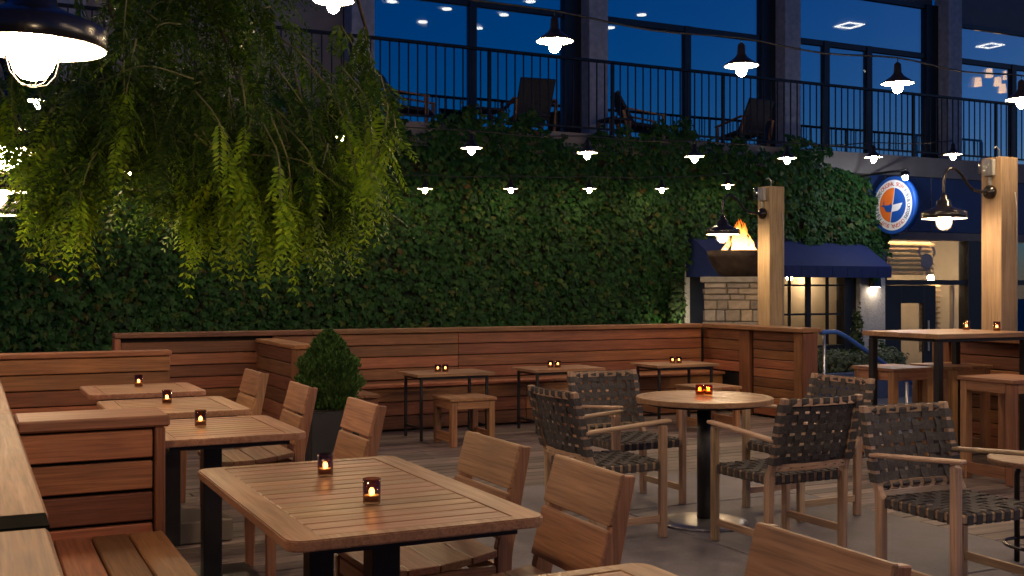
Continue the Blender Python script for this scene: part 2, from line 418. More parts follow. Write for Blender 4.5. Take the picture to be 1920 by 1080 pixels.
for x0, x1, mull, zt, ztop in bays:
    xr = x1 - .36
    B('frame', xr, x1 - .001, FY - .10, FY + .10, 3.975, ztop, M_frameblk, .004)
    B('frame', x0 + .001, x0 + .06, FY - .07, FY + .07, 3.975, ztop, M_frameblk, .004)
    frame(x0 + .062, xr - .002, ztop - .09, ztop)
    frame(x0 + .062, xr - .002, 3.976, 4.06)
    xs = [x0 + .062] + mull + [xr - .002]
    for i in range(len(xs) - 1):
        a = xs[i] + (.075 if i else 0); b = xs[i + 1] - (.075 if i + 1 < len(xs) - 1 else 0)
        frame(a + .001, b - .001, zt - .06, zt + .06)
        pane(a, b, 4.061, zt - .061)
    pane(xs[0], xs[-1], zt + .061, ztop - .091)
    for mx in mull:
        B('mullion', mx - .074, mx + .074, FY - .08, FY + .08, 4.062, zt + .06, M_frameblk, .004)
# dim rooms behind the glass
B('room_wall', 5.8, 28, 27, 27.1, 3.972, 8.2, M_dkint)
B('room_ceiling', 5.8, 28, FY + .42, 27, 7.8, 7.9, M_dkint)
for px, py in ((735, 3), (838, 17), (793, 41), (897, 53), (945, 28), (995, 3), (1203, 28), (1145, 52)):
    x, yy = onz(px, py, 7.78)
    o = MB().lathe([(.11, 0), (.11, .02)], 16).build('downlight', E_down, None, (x, yy, 7.77))
    tag(o, 'small round ceiling downlight seen through the upper floor glass', 'light', 'downlights behind the upper glazing')
for px, py, lab in ((1593, 47, 'square ceiling light behind glass between the second and third columns'), (1857, 85, 'square ceiling light behind glass above the hanging lanterns')):
    x, yy = onz(px, py, 7.78)
    t = thing('square_light', lab, 'light', (x, yy, 7.76))
    for a, b, c, d in ((-.25, .25, -.25, -.19), (-.25, .25, .19, .25), (-.25, -.19, -.187, .187), (.19, .25, -.187, .187)):
        board(t, 'light_strip', a, b, c, d, 0, .02, E_down, 0)
# lanterns inside the last bay
for px, py in ((1834, 153), (1855, 136), (1871, 152), (1888, 140), (1880, 165)):
    x, z = onY(px, py, 20.2)
    t = thing('hanging_lantern', 'small warm lantern hanging inside the glazed room beside the last column', 'lantern', (x, 20.2, z - .12), 0, 'lanterns hanging in the glazed room')
    MB().lathe([(.10, 0), (.07, .22)], 8).build('lantern_shade', E_lantern, t)
    MB().lathe([(.075, .222), (.02, .27)], 8).build('lantern_cap', M_black, t)
    MB().tube([(0, 0, .27), (0, 0, 7.79 - z + .12)], .006, 5).build('rod', M_black, t)

# balcony railing
rl = thing('balcony_railing', 'long dark metal railing with slim balusters along the balcony edge', 'railing', (0, IVY_Y + .12, 3.972))
RH = 1.22
posts_x = [-4.0 + 2.3 * i for i in range(13)]
for a, b in zip(posts_x[:-1], posts_x[1:]):
    board(rl, 'top_rail', a, b - .002, -.03, .03, RH, RH + .05, M_darkmetal, .006)
    board(rl, 'bottom_rail', a + .03, b - .03, -.018, .018, .09, .125, M_darkmetal, .004)
    k = 15
    for i in range(1, k):
        x = a + (b - a) * i / k
        board(rl, 'baluster', x - .010, x + .010, -.010, .010, .126, RH - .001, M_darkmetal, .002)
for x in posts_x: board(rl, 'post', x - .028, x + .028, -.025, .025, 0, RH - .002, M_darkmetal, .004)

# lounge chairs on the balcony
def lounge(name, label, loc, rot):
    t = thing(name, label, 'lounge chair', loc, rot, 'lounge chairs on the balcony')
    rb = Matrix.Rotation(R(-28), 3, 'X')
    MB().quadbox((0, .36, .62), (.62, .05, .72), rb).build('backrest', M_cushion, t, bevel=.01)
    MB().quadbox((0, -.02, .33), (.62, .62, .06), Matrix.Rotation(R(8), 3, 'X')).build('seat', M_cushion, t, bevel=.01)
    for s in (-1, 1):
        MB().quadbox((s * .36, .02, .56), (.07, .74, .025), Matrix.Rotation(R(10), 3, 'X')).build('armrest', wood('teak', 1), t, bevel=.004)
        MB().quadbox((s * .36, -.30, .25), (.045, .06, .50)).build('leg', wood('teak', 2), t, bevel=.004)
        MB().quadbox((s * .36, .36, .30), (.045, .06, .60), Matrix.Rotation(R(-14), 3, 'X')).build('leg', wood('teak', 2), t, bevel=.004)
    return t
x1, _ = onY(772, 200, 17.0); x2, _ = onY(990, 200, 17.0); x3, _ = onY(1205, 200, 17.0); x4, _ = onY(1392, 200, 17.0)
lounge('lounge_chair', 'dark lounge chair on the balcony beside the tree branches', (x1, 17.0, 3.972), R(60))
lounge('lounge_chair', 'dark lounge chair on the balcony before the first full glass bay, back turned', (x2, 17.0, 3.972), R(172))
lounge('lounge_chair', 'dark lounge chair on the balcony just past the first concrete column', (x3, 17.0, 3.972), R(70))
lounge('lounge_chair', 'dark lounge chair on the balcony beside the second concrete column, back turned', (x4, 17.0, 3.972), R(185))
for px, lab in ((912, 'low dark side table on the balcony between two lounge chairs'), (1152, 'low dark side table on the balcony by the first concrete column')):
    x, _ = onY(px, 220, 17.0)
    t = thing('side_table', lab, 'side table', (x, 17.0, 3.972))
    board(t, 'table_top', -.24, .24, -.24, .24, .40, .44, M_cushion)
    for a in (-1, 1):
        for b in (-1, 1): board(t, 'leg', a * .2 - .02, a * .2 + .02, b * .2 - .02, b * .2 + .02, 0, .399, 'teak')

# ---------------------------------------------------------------- restaurant front under the balcony
SY = 16.1
def fx(px, Y=SY): return onY(px, 540, Y)[0]
rf = thing('restaurant_front', 'dark shop front with lit windows, navy panel band and black door', 'building', (0, SY, STREET))
def F(name, x0, x1, y0, y1, z0, z1, m, bev=.003, parent=rf):
    if parent is rf: return board(rf, name, x0, x1, y0 - SY, y1 - SY, z0 - STREET, z1 - STREET, m, bev)
    return board(parent, name, x0, x1, y0, y1, z0, z1, m, bev)
XA, XB, XC, XD, XE = fx(1290), fx(1330), fx(1582), fx(1604), fx(1652)
XF, XG, XH, XI, XJ = fx(1662), fx(1758), fx(1812), fx(1838), fx(2010)
Z0 = STREET
F('corner_trim', XA - .10, XA - .001, SY - .06, SY + .2, Z0, 2.34, M_stucco)
F('wall', XA, XB, SY, SY + .2, Z0, 2.34, M_frameblk)
F('wall', XB + .001, XC - .001, SY, SY + .2, Z0, .33, M_frameblk)
F('wall', XB + .001, XC - .001, SY, SY + .2, 1.64, 2.34, M_frameblk)
F('pier', XC, XD - .001, SY - .02, SY + .2, Z0, 2.34, M_frameblk)
F('pilaster', XD, XE - .001, SY - .12, SY + .2, Z0, 2.34, M_stucco, .01)
F('pier', XE, XF - .001, SY - .02, SY + .2, Z0, 2.34, M_frameblk)
F('lintel', XE, XJ, SY - .06, SY + .2, 2.345, 2.50, M_taupe)
F('lintel', XF, XJ, SY - .02, SY + .2, 1.46, 1.56, M_frameblk)
F('pier', XH, XI, SY - .05, SY + .2, Z0, 2.344, M_frameblk)
F('wall', XI + .001, XJ, SY, SY + .2, Z0, .2, M_frameblk)
px0 = XE
for i in range(5):
    F('navy_panel', px0 - .35 + i * 1.62, px0 - .35 + i * 1.62 + 1.605, SY - .05, SY + .2, 2.505, 3.58, M_navy, .006)
# window of small panes under the awning
w1 = F('window', XB, XC, SY + .06, SY + .07, .335, 1.635, G_shop, 0)
for px, wd in ((1372, .03), (1415, .08), (1450, .03), (1482, .03), (1517, .10), (1553, .035)):
    x = fx(px); MB().bx(x - wd / 2, x + wd / 2, -.06, -.004, .34, 1.63).build('glazing_bar', M_frameblk, w1).location = (-(XB + XC) / 2, 0, -.985)
for z in (.91, 1.45):
    MB().bx(XB + .01, XC - .01, -.05, -.006, z - .018, z + .018).build('glazing_bar', M_frameblk, w1).location = (-(XB + XC) / 2, 0, -.985)
# transom lights over door and window, with slatted shutters behind
def shutter(x0, x1, z0, z1, Y, n):
    s = F('shutter', x0, x1, Y + .10, Y + .12, z0, z1, M_cream, 0)
    for i in range(n):
        z = z0 + (z1 - z0) * (i + .5) / n
        board(s, 'slat', -(x1 - x0) / 2, (x1 - x0) / 2, -.085, -.025, z - (z0 + z1) / 2 - .028, z - (z0 + z1) / 2 + .018, 'louver', .004)
F('window', XF, XH - .001, SY + .05, SY + .06, 1.565, 2.34, G_shop, 0)
F('window', XG + .02, XH - .001, SY + .05, SY + .06, Z0 + .3, 1.455, G_shop, 0)
F('window', XI + .001, XJ, SY + .05, SY + .06, .2, 1.455, G_shop, 0)
F('window', XI + .001, XJ, SY + .05, SY + .06, 1.565, 2.34, G_shop, 0)
F('wall', XG + .02, XH - .001, SY, SY + .2, Z0, Z0 + .3, M_frameblk)
shutter(XF + .1, fx(1775), 1.66, 2.33, SY + .3, 7)
shutter(fx(1752), fx(1786), .1, 1.5, SY + .28, 13)
shutter(fx(1850), fx(1875), .1, 1.5, SY + .28, 13)
F('mullion', fx(1786), fx(1789), SY - .01, SY + .08, Z0, 1.455, M_cream)
# door
dm, d0, d1 = fx(1692), XF + .02, XG - .02
dr = F('door', d0, dm, SY + .03, SY + .09, Z0 + .01, 1.455, M_frameblk)
ox, oz = (d0 + dm) / 2, (Z0 + .01 + 1.455) / 2
dn_ = fx(1735)
board(dr, 'door_stile', dn_ - ox, d1 - ox, -.03, .03, Z0 + .01 - oz, 1.455 - oz, M_frameblk)
board(dr, 'door_rail', dm - ox + .001, dn_ - ox - .001, -.03, .03, 1.10 - oz, 1.455 - oz, M_frameblk)
board(dr, 'door_rail', dm - ox + .001, dn_ - ox - .001, -.03, .03, Z0 + .01 - oz, -.2 - oz, M_frameblk)
board(dr, 'pane', dm - ox + .001, dn_ - ox - .001, -.008, .008, -.199 - oz, 1.099 - oz, G_shop, 0)
board(dr, 'handle', dn_ - ox + .05, dn_ - ox + .08, -.10, -.07, -.35, .25, M_steel)
# added strip lamps behind the lintels, put in to brighten the shutters
for za, xa, xb, lab in ((1.50, XG + .05, XH - .03, 'added warm strip light above the shuttered window beside the black door'), (1.50, XI + .05, XJ - .2, 'added warm strip light above the window past the tall black pier'), (2.385, XF + .15, XH - .1, 'added warm strip light above the shutters over the black door')):
    t = thing('added_strip_light', lab, 'light', ((xa + xb) / 2, SY + .235, za))
    MB().tube([(-(xb - xa) / 2, 0, 0), ((xb - xa) / 2, 0, 0)], .012, 6).build('tube', E_added_strip, t)
    MB().bx(-(xb - xa) / 2, (xb - xa) / 2, -.02, .02, .013, .030).build('housing', M_black, t)
# crab print on the transom glass: a shell disc, two claws, legs (flat print)
def crab(xc, zc, s=1.0):
    m = MB(); m.lathe([(.17 * s, 0), (.17 * s, .003)], 20)
    for k in (-1, 1):
        m.prism([(k * .16 * s, .05 * s), (k * .26 * s, .16 * s), (k * .22 * s, .30 * s), (k * .12 * s, .31 * s), (k * .19 * s, .20 * s)], 2, 0, .003)
        for i in range(4):
            a = R(-10 - 24 * i); p = Vector((k * math.cos(a), math.sin(a))) * .15 * s; q = Vector((k * math.cos(a - .25), math.sin(a - .25))) * .34 * s
            nrm = Vector((-(q - p).y, (q - p).x)).normalized() * .012 * s
            m.prism([tuple(p + nrm), tuple(q), tuple(p - nrm)], 2, 0, .003)
    o = m.build('crab_print', M_frost, rf, (xc, -.002, zc - STREET)); o.rotation_euler = (R(90), 0, 0)
    o.location = (xc, .045, zc - STREET)
crab(fx(1741), 1.93, .95); crab(fx(1862), 1.93, .95)
# room inside
F('room_wall', XA, XJ + 1, SY + 2.6, SY + 2.7, Z0, 3.5, M_cream)
F('room_wall', XA - .05, XA + .05, SY + .21, SY + 2.59, Z0, 3.5, M_cream)
F('room_wall', XD, XD + .1, SY + .21, SY + 2.59, Z0, 3.5, M_cream)
F('room_ceiling', XA, XJ + 1, SY + .21, SY + 2.59, 2.7, 2.8, M_cream)
F('counter', fx(1480), fx(1560), SY + 1.6, SY + 2.0, Z0, .75, M_taupe)
for px, lab in ((1480, 'warm globe lamp glowing behind the small paned window'), (1745, 'warm globe lamp glowing behind the shutters over the black door'), (1880, 'warm globe lamp glowing inside beyond the tall black pier')):
    x = onY(px, 540, SY + 1.5)[0]
    t = thing('globe_lamp', lab, 'lamp', (x, SY + 1.5, 1.62))
    MB().ico((0, 0, .0), .07, 2).build('globe', E_room, t); MB().tube([(0, 0, .07), (0, 0, 1.075)], .008, 6).build('rod', M_black, t)
# wall sconce on the pilaster
xs_ = fx(1627); t = thing('wall_sconce', 'small dark downlight sconce on the pebbled pilaster', 'wall light', (xs_, SY - .125, 1.42))
MB().prism([(-.001, .0), (-.14, .0), (-.12, .20), (-.001, .24)], 0, -.09, .09).build('housing', M_black, t)
MB().bx(-.07, .07, -.12, -.03, -.008, -.001).build('lens', E_sconce, t)
# awning
ax0, ax1 = 11.25, 15.08
aw = thing('window_awning', 'royal blue fabric awning over the small paned window', 'awning', (0, SY, STREET))
a = MB().prism([(-.05, 2.40), (-1.02, 1.79), (-1.02, 1.775), (-.05, 2.38)], 0, ax0, ax1).build('canopy', M_awning, aw, (0, 0, -STREET))
b_ = MB()
for k in range(22):
    x = ax0 + (ax1 - ax0) * k / 22; b_.bx(x + .001, x + (ax1 - ax0) / 22 - .001, -1.03 + .004 * (k % 2), -1.018 + .004 * (k % 2), 1.585, 1.785)
b_.build('valance', M_awning, aw, (0, 0, -STREET))
for x in (ax0, ax1 - .012):
    MB().prism([(-.05, 2.38), (-1.0, 1.78), (-1.0, 1.59), (-.05, 1.59)], 0, x, x + .012).build('side_panel', M_awning, aw, (0, 0, -STREET))
for x in (ax0 + .03, ax1 - .05): MB().tube([(x, -.05, 1.62), (x, -.98, 1.62)], .012, 6).build('arm', M_black, aw, (0, 0, -STREET))
# ---------------------------------------------------------------- round sign
sgz = 2.94; sg = thing('hanging_sign', 'round blue and white blade sign with orange and blue emblem', 'sign', (15.5, 15.4, sgz))
sg.matrix_world = Matrix(((0, 0, -1, 15.5), (-1, 0, 0, 15.4), (0, 1, 0, sgz), (0, 0, 0, 1)))
SR = .54
MB().lathe([(SR, -.06), (SR, .058), (SR - .012, .062)], 56).build('disc', M_sign_blue, sg)
MB().lathe([(SR * .87, .0625), (SR * .87, .066)], 56).build('white_ring', M_sign_white, sg)
def half(a0, a1, r, m, nm, z):
    MB().prism([(0, 0)] + [(r * math.cos(a0 + (a1 - a0) * i / 24), r * math.sin(a0 + (a1 - a0) * i / 24)) for i in range(25)], 2, z, z + .003).build(nm, m, sg)
ri = SR * .60; td = R(80)
half(td, td + math.pi, ri, M_sign_orange, 'orange_half', .067)
half(td - math.pi, td, ri, M_sign_blue, 'blue_half', .067)
q = Vector((math.cos(td), math.sin(td))); n_ = Vector((-q.y, q.x)) * .006
MB().prism([tuple(q * ri + n_), tuple(-q * ri + n_), tuple(-q * ri - n_), tuple(q * ri - n_)], 2, .071, .0725).build('divider', M_sign_white, sg)
u = SR
MB().prism([(-.01 * u, .02 * u), (-.06 * u, .02 * u), (-.10 * u, .09 * u), (-.11 * u, .01 * u), (-.36 * u, -.0 * u), (-.40 * u, .21 * u), (-.42 * u, .03 * u), (-.54 * u, -.01 * u), (-.39 * u, -.05 * u), (-.30 * u, -.19 * u), (-.22 * u, -.23 * u), (-.06 * u, -.23 * u)], 2, .073, .0745).build('emblem', M_sign_blue, sg)
MB().prism([(.0 * u, .01 * u), (.46 * u, .06 * u), (.34 * u, -.14 * u), (.24 * u, -.20 * u), (-.03 * u, -.23 * u)], 2, .073, .0745).build('emblem', M_sign_white, sg)
def ring_text(txt, a_mid, span, mat):
    """letters set clockwise round the ring"""
    vs, fs = [], []
    dg = None
    for i, ch in enumerate(txt):
        if ch == ' ': continue
        a = a_mid + span * (.5 - (i + .5) / len(txt))
        cu = bpy.data.curves.new('glyph', 'FONT'); cu.body = ch; cu.size = .105; cu.align_x = 'CENTER'; cu.offset = .0015
        o = bpy.data.objects.new('glyph', cu); col.objects.link(o)
        dg = bpy.context.evaluated_depsgraph_get(); me = o.evaluated_get(dg).to_mesh()
        b = len(vs); rr = SR * .735 - .037; rot = a - math.pi / 2
        for v in me.vertices:
            x, yy = v.co.x * .92, v.co.y
            vs.append((rr * math.cos(a) + x * math.cos(rot) - yy * math.sin(rot), rr * math.sin(a) + x * math.sin(rot) + yy * math.cos(rot), .0675))
        for p in me.polygons: fs.append(tuple(b + k for k in p.vertices))
        o.evaluated_get(dg).to_mesh_clear(); bpy.data.objects.remove(o); bpy.data.curves.remove(cu)
    me = bpy.data.meshes.new('lettering'); me.from_pydata(vs, [], fs); me.materials.append(mat); link('lettering', me, sg)
ring_text('ORIGINAL SKIFF', R(90), R(86), M_sign_red)
ring_text('FISH & OYSTERS', R(0), R(84), M_sign_ink)
ring_text('ORIGINAL SKIFF', R(270), R(86), M_sign_red)
ring_text('FISH & OYSTERS', R(180), R(84), M_sign_ink)
MB().tube([(-.62, SR + .10, 0), (.3, SR + .10, 0)], .016, 8).build('bracket_arm', M_black, sg)
for x in (-.25, .25): MB().tube([(x, math.sqrt(SR ** 2 - x * x) - .01, 0), (x, SR + .10, 0)], .008, 6).build('hanger', M_black, sg)
# flood lamp aimed at the sign
fp = Vector((14.95, 14.62, 3.36))
t = thing('flood_lamp', 'bright white flood lamp on an arm beside the round sign', 'lamp', fp)
MB().ico((0, 0, 0), .05, 2).build('lens', E_spot, t)
MB().lathe([(.03, .045), (.075, .03), (.075, .09), (.03, .12)], 14).build('housing', M_black, t)
MB().tube([(0, 0, .10), (.1, .3, .14), (.1, 1.48, .14)], .014, 6).build('arm', M_black, t)

# ---------------------------------------------------------------- ivy
ivy_m = leafmat('ivy_leaf', [(0, (.006, .026, .006)), (.3, (.011, .047, .010)), (.62, (.017, .066, .014)), (.86, (.028, .085, .017)), (.96, (.06, .095, .018)), (1, (.065, .042, .014))], .2, .55, .18)
outline = np.array([(0, 0), (-.30, -.10), (-.52, .12), (-.44, .42), (-.20, .46), (0, 1.0), (.20, .46), (.44, .42), (.52, .12), (.30, -.10)], float)
def leaves(pos, nrm, down, size):
    """pos,nrm,down: (n,3), size (n,) -> lobed leaf fans"""
    n = len(pos); right = np.cross(nrm, down)
    k = len(outline); V = np.zeros((n, k + 1, 3))
    for j, (a, b) in enumerate(outline):
        lift = -.22 * abs(a) - .18 * max(0, b - .4)
        V[:, j] = pos + (right * a + down * b + nrm * lift) * size[:, None]
    V[:, k] = pos + (down * .32 + nrm * .04) * size[:, None]
    idx = np.array([(k, j, (j + 1) % k) for j in range(k)])
    Fc = (np.arange(n)[:, None, None] * (k + 1) + idx[None]).reshape(-1, 3)
    return V.reshape(-1, 3), Fc
def unit(a): return a / np.linalg.norm(a, axis=1)[:, None]
def wallnoise(x, z):
    return (np.sin(x * 2.1 + 1.3 * np.sin(z * 1.7)) + np.sin(z * 2.9 + x * .7) + np.sin(x * 5.3 - z * 3.1) * .6 + np.sin(x * 9.7 + z * 7.9) * .45) / 3.05
NI = 56000
x = rng.uniform(-3.2, 16.6, NI); z = rng.uniform(-.2, 4.45, NI)
top = 4.02 + .16 * np.sin(x * 1.9) + .12 * np.sin(x * 4.7 + 1) + .08 * np.sin(x * 11)
right_top = 15.75 + .35 * np.sin(z * 5) + .25 * np.sin(z * 13) - np.clip(z - 3.35, 0, 1) * 3.2
ok = (z < top + rng.normal(0, .04, NI)) & ((x < 11.05 + .16 * np.sin(z * 4)) | ((z > 2.22 + .12 * np.sin(x * 3)) & (x < right_top)))
hang = (x > 13.9) & (x < 15.65) & (z > 1.55) & (z < 2.6)          # trails hanging over the awning's end
ok |= hang & (np.sin(x * 11) * .35 + 2.05 < z + (15.6 - x) * -.25 + .35)
ok &= (z > .2) | (x > 9)
x, z = x[ok], z[ok]; n = len(x)
dep = .17 * (.5 + .5 * wallnoise(x, z)) + rng.uniform(0, .10, n)
dep = np.where((x > 13.6) & (z < 2.7), dep + .12, dep)
over = np.clip(z - 3.55, 0, 1) * .22
pos = np.stack([x, IVY_Y - .02 - dep - over, z], 1)
nrm = unit(np.stack([rng.normal(0, .38, n), -np.ones(n), .45 + rng.normal(0, .32, n)], 1))
dn = np.stack([rng.normal(0, .35, n), np.zeros(n), -np.ones(n)], 1); dn = unit(dn - nrm * (dn * nrm).sum(1)[:, None])
V, Fc = leaves(pos, nrm, dn, np.clip(rng.gamma(6, .0145, n), .045, .135))
iv = thing('ivy', 'dense dark green ivy covering the wall below the balcony', 'ivy', (6, IVY_Y, STREET))
o = link('foliage', arrays_mesh('foliage', V - np.array([6, IVY_Y, STREET]), Fc, ivy_m), iv); tag(o, kind='stuff')

# a lit climbing plant at the end of the ivy
def bush(name, label, c, rad, nleaf, mat, size, cat='shrub', flat=.35, stem=True):
    t = thing(name, label, cat, (c[0], c[1], c[2]))
    d = unit(rng.normal(0, 1, (nleaf, 3))); r = rng.uniform(.45, 1, nleaf) ** .6
    lump = 1 + .22 * np.sin(d[:, 0] * 5 + c[0]) * np.sin(d[:, 2] * 4 + d[:, 1] * 6)
    p = d * (r * lump)[:, None] * np.array(rad); p[:, 2] += rad[2]
    keep = p[:, 2] > .0; p = p[keep]; d = d[keep]; n = len(p)
    nn = unit(d + rng.normal(0, .5, (n, 3)) + np.array([0, 0, flat])); dd = rng.normal(0, .6, (n, 3)) + np.array([0, 0, -.8])
    dd = unit(dd - nn * (dd * nn).sum(1)[:, None])
    V, Fc = leaves(p, nn, dd, rng.uniform(.7, 1.3, n) * size)
    o = link('foliage', arrays_mesh('foliage', V, Fc, mat), t); tag(o, kind='stuff')
    if stem:
        m = MB()
        for i in range(5):
            a = i * 1.3; m.tube([(0, 0, 0), (rad[0] * .4 * math.cos(a), rad[1] * .4 * math.sin(a), rad[2] * 1.1)], .008, 5)
        m.build('stem', M_bark, t)
    return t
sh_m = leafmat('shrub_leaf', [(0, (.02, .05, .02)), (.5, (.05, .10, .035)), (1, (.10, .16, .06))], .3)
lite_m = leafmat('pale_shrub_leaf', [(0, (.07, .11, .06)), (.5, (.13, .18, .10)), (1, (.24, .28, .18))], .3)
bush('climbing_plant', 'bright yellow green climber lit by a lamp at the end of the ivy wall', (fx(1268, 15.7), 15.72, .62), (.16, .14, .50), 260, sh_m, .085, 'plant')
xg, zg = onY(1262, 560, 15.45)
t = thing('garden_spotlight', 'small warm garden spotlight at the end of the ivy wall', 'lamp', (fx(1282, 15.5), 15.45, .55))
MB().lathe([(.03, 0), (.045, .08)], 12).build('housing', M_black, t); MB().ico((0, 0, .10), .034, 2).build('bulb', E_garden, t)
MB().tube([(0, 0, 0), (0, 0, -1.0)], .012, 6).build('stake', M_black, t)
# raised bed with shrubs behind the blue handrail
bed = thing('planter_bed', 'low blue grey raised bed in front of the restaurant', 'planter', (13.6, 14.6, STREET))
board(bed, 'kerb', -1.9, 1.5, -.75, -.60, .0, .46, plain('blue_kerb', (.06, .09, .17), .7), .01)
board(bed, 'soil', -1.9, 1.5, -.598, .75, .0, .40, M_soil)
for i, (dx, dy, s) in enumerate(((-1.25, -.25, .9), (-.75, -.3, 1.05), (-.25, -.2, 1.0), (.25, -.3, .92), (.75, -.15, 1.0))):
    bush('low_shrub', ('low pale leaved shrub in the raised bed beside the window', 'low pale leaved shrub in the raised bed, second from the window end', 'low pale leaved shrub in the middle of the raised bed', 'low pale leaved shrub in the raised bed toward the pilaster', 'low pale leaved shrub in the raised bed at the pilaster end')[i],
         (13.6 + dx, 14.6 + dy, STREET + .40), (.34 * s, .34 * s, .22 * s), 420, lite_m, .06)
bush('wall_creeper', 'thin green creeper growing up the pebbled pilaster', (fx(1612, 15.7), 15.75, STREET + .2), (.12, .10, .68), 260, sh_m, .07, 'plant')
bush('wall_creeper', 'bushy green plant at the foot of the pilaster beside the door', (fx(1648, 15.5), 15.5, STREET + .05), (.26, .2, .42), 380, sh_m, .075, 'plant')
bush('potted_grass', 'small leafy plant on the walk behind the tall table', (9.6, 8.05, STREET + .02), (.24, .24, .20), 300, sh_m, .08, 'plant')

# steps and blue handrail at the opening in the wall
st = thing('stone_steps', 'short flight of slate steps going down through the wall opening', 'steps', (7.95, 7.95, STREET))
for i, zt in enumerate((.40, .27, .13)):
    board(st, 'step', .01 + i * .36, .01 + i * .36 + .355, -.62, .98, 0, zt + .012, M_slate, .01)
hr = thing('handrail', 'blue painted metal handrail sloping down beside the steps', 'handrail', (8.0, 8.97, -.04))
MB().tube(smooth_path([(-.02, 0, .975), (.12, 0, .98), (.22, 0, .97), (.34, 0, .92)], 5) + [Vector((1.30, 0, .38))], .024, 10).build('rail', M_bluerail, hr)
MB().tube([(.03, 0, .0), (.03, 0, .955)], .018, 8).build('post', M_steel, hr)
MB().tube([(1.2, 0, -.36), (1.2, 0, .42)], .018, 8).build('post', M_steel, hr)

# ================================================================== BENCHES AND WALLS OF THE DECK
M_gap = plain('dark_gap', (.010, .007, .006), .9)
class Grp:
    def __init__(s, name, label, cat, loc, group=None):
        s.o = thing(name, label, cat, loc, 0, group); s.l = loc
    def b(s, name, x0, x1, y0, y1, z0, z1, m, bev=.004):
        l = s.l; return board(s.o, name, x0 - l[0], x1 - l[0], y0 - l[1], y1 - l[1], z0 - l[2], z1 - l[2], m, bev)
    def boards_x(s, x0, x1, y0, y1, z0, z1, pitch, m='ipe', splits=(), gap=.008):
        """horizontal boards running along X, stacked in z"""
        n = max(1, round((z1 - z0) / pitch)); h = (z1 - z0) / n; xs = [x0] + list(splits) + [x1]
        for i in range(n):
            for a, c in zip(xs[:-1], xs[1:]):
                j = random.uniform(-.0025, .0025)
                s.b('board', a + .0015, c - .0015, y0 + j, y1 + j, z0 + i * h + gap / 2, z0 + (i + 1) * h - gap / 2, m)
    def boards_y(s, y0, y1, x0, x1, z0, z1, pitch, m='ipe', splits=(), gap=.008):
        n = max(1, round((z1 - z0) / pitch)); h = (z1 - z0) / n; ys = [y0] + list(splits) + [y1]
        for i in range(n):
            for a, c in zip(ys[:-1], ys[1:]):
                j = random.uniform(-.0025, .0025)
                s.b('board', x0 + j, x1 + j, a + .0015, c - .0015, z0 + i * h + gap / 2, z0 + (i + 1) * h - gap / 2, m)

# long bench against the back wall
bb = Grp('back_bench', 'long reddish wooden bench with boarded back below the ivy wall', 'bench', (5.2, 10.6, 0))
bb.b('backing', 1.26, 7.78, 10.74, 10.86, 0, .935, M_gap, 0)
bb.boards_x(1.23, 2.56, 10.70, 10.735, .0, .90, .108)
bb.boards_x(2.66, 7.72, 10.70, 10.735, .46, .935, .1085, 'ipe', (4.62,))
for a, c in ((1.20, 3.05), (3.05, 5.6), (5.6, 7.72)): bb.b('cap', a + .001, c - .001, 10.66, 10.90, .937, .982, 'cap', .006)
bb.b('end_board', 1.20, 1.255, 10.68, 10.87, 0, .936, 'ipe')
for i, (a, c) in enumerate(((10.215, 10.375), (10.381, 10.535), (10.541, 10.692))):
    bb.b('seat_plank', 3.30, 5.5, a, c, .425, .455, 'ipe'); bb.b('seat_plank', 5.503, 7.70, a, c, .425, .455, 'ipe')
bb.b('backing', 3.32, 7.7, 10.30, 10.66, 0, .42, M_gap, 0)
bb.boards_x(3.30, 7.70, 10.262, 10.296, .01, .42, .135, 'ipe', (5.2,))
# return of that bench beside the planter partition
rb_ = Grp('bench_return', 'boxed wooden end of the back bench beside the black planter', 'bench', (2.95, 9.9, 0))
rb_.b('backing', 2.70, 3.24, 9.42, 10.65, 0, .42, M_gap, 0)
rb_.boards_x(2.68, 3.27, 9.38, 9.415, .01, .42, .135)
rb_.boards_y(9.38, 10.25, 3.245, 3.275, .01, .42, .135)
for i in range(4): rb_.b('seat_plank', 2.67 + i * .155, 2.82 + i * .155, 9.35, 10.68, .425, .455, 'ipe')
# partition standing out from the back wall
pt = Grp('planter_partition', 'boarded wooden partition standing out from the back wall beside the conifer', 'partition', (2.58, 9.9, 0))
pt.b('backing', 2.535, 2.625, 9.31, 10.69, 0, .875, M_gap, 0)
pt.boards_y(9.40, 10.695, 2.50, 2.53, .0, .875, .125)
pt.boards_y(9.40, 10.695, 2.63, 2.66, .46, .875, .105)
pt.b('end_post', 2.495, 2.665, 9.27, 9.395, 0, .875, 'ipe')
pt.b('cap', 2.48, 2.68, 9.25, 10.655, .877, .915, 'ipe', .006)

# low boarded back of the first booth
lb = Grp('low_bench_back', 'low wooden bench back with wide boards behind the farthest slatted table'.replace('farthest ', 'last '), 'bench back', (.8, 9.2, 0))
lb.b('backing', .17, 1.42, 9.19, 9.28, 0, .86, M_gap, 0)
lb.boards_x(.165, 1.45, 9.15, 9.185, .0, .86, .123)
lb.b('cap', .165, 1.46, 9.13, 9.32, .862, .902, 'ipe', .006)
lb.b('end_board', 1.425, 1.452, 9.19, 9.30, 0, .861, 'ipe')

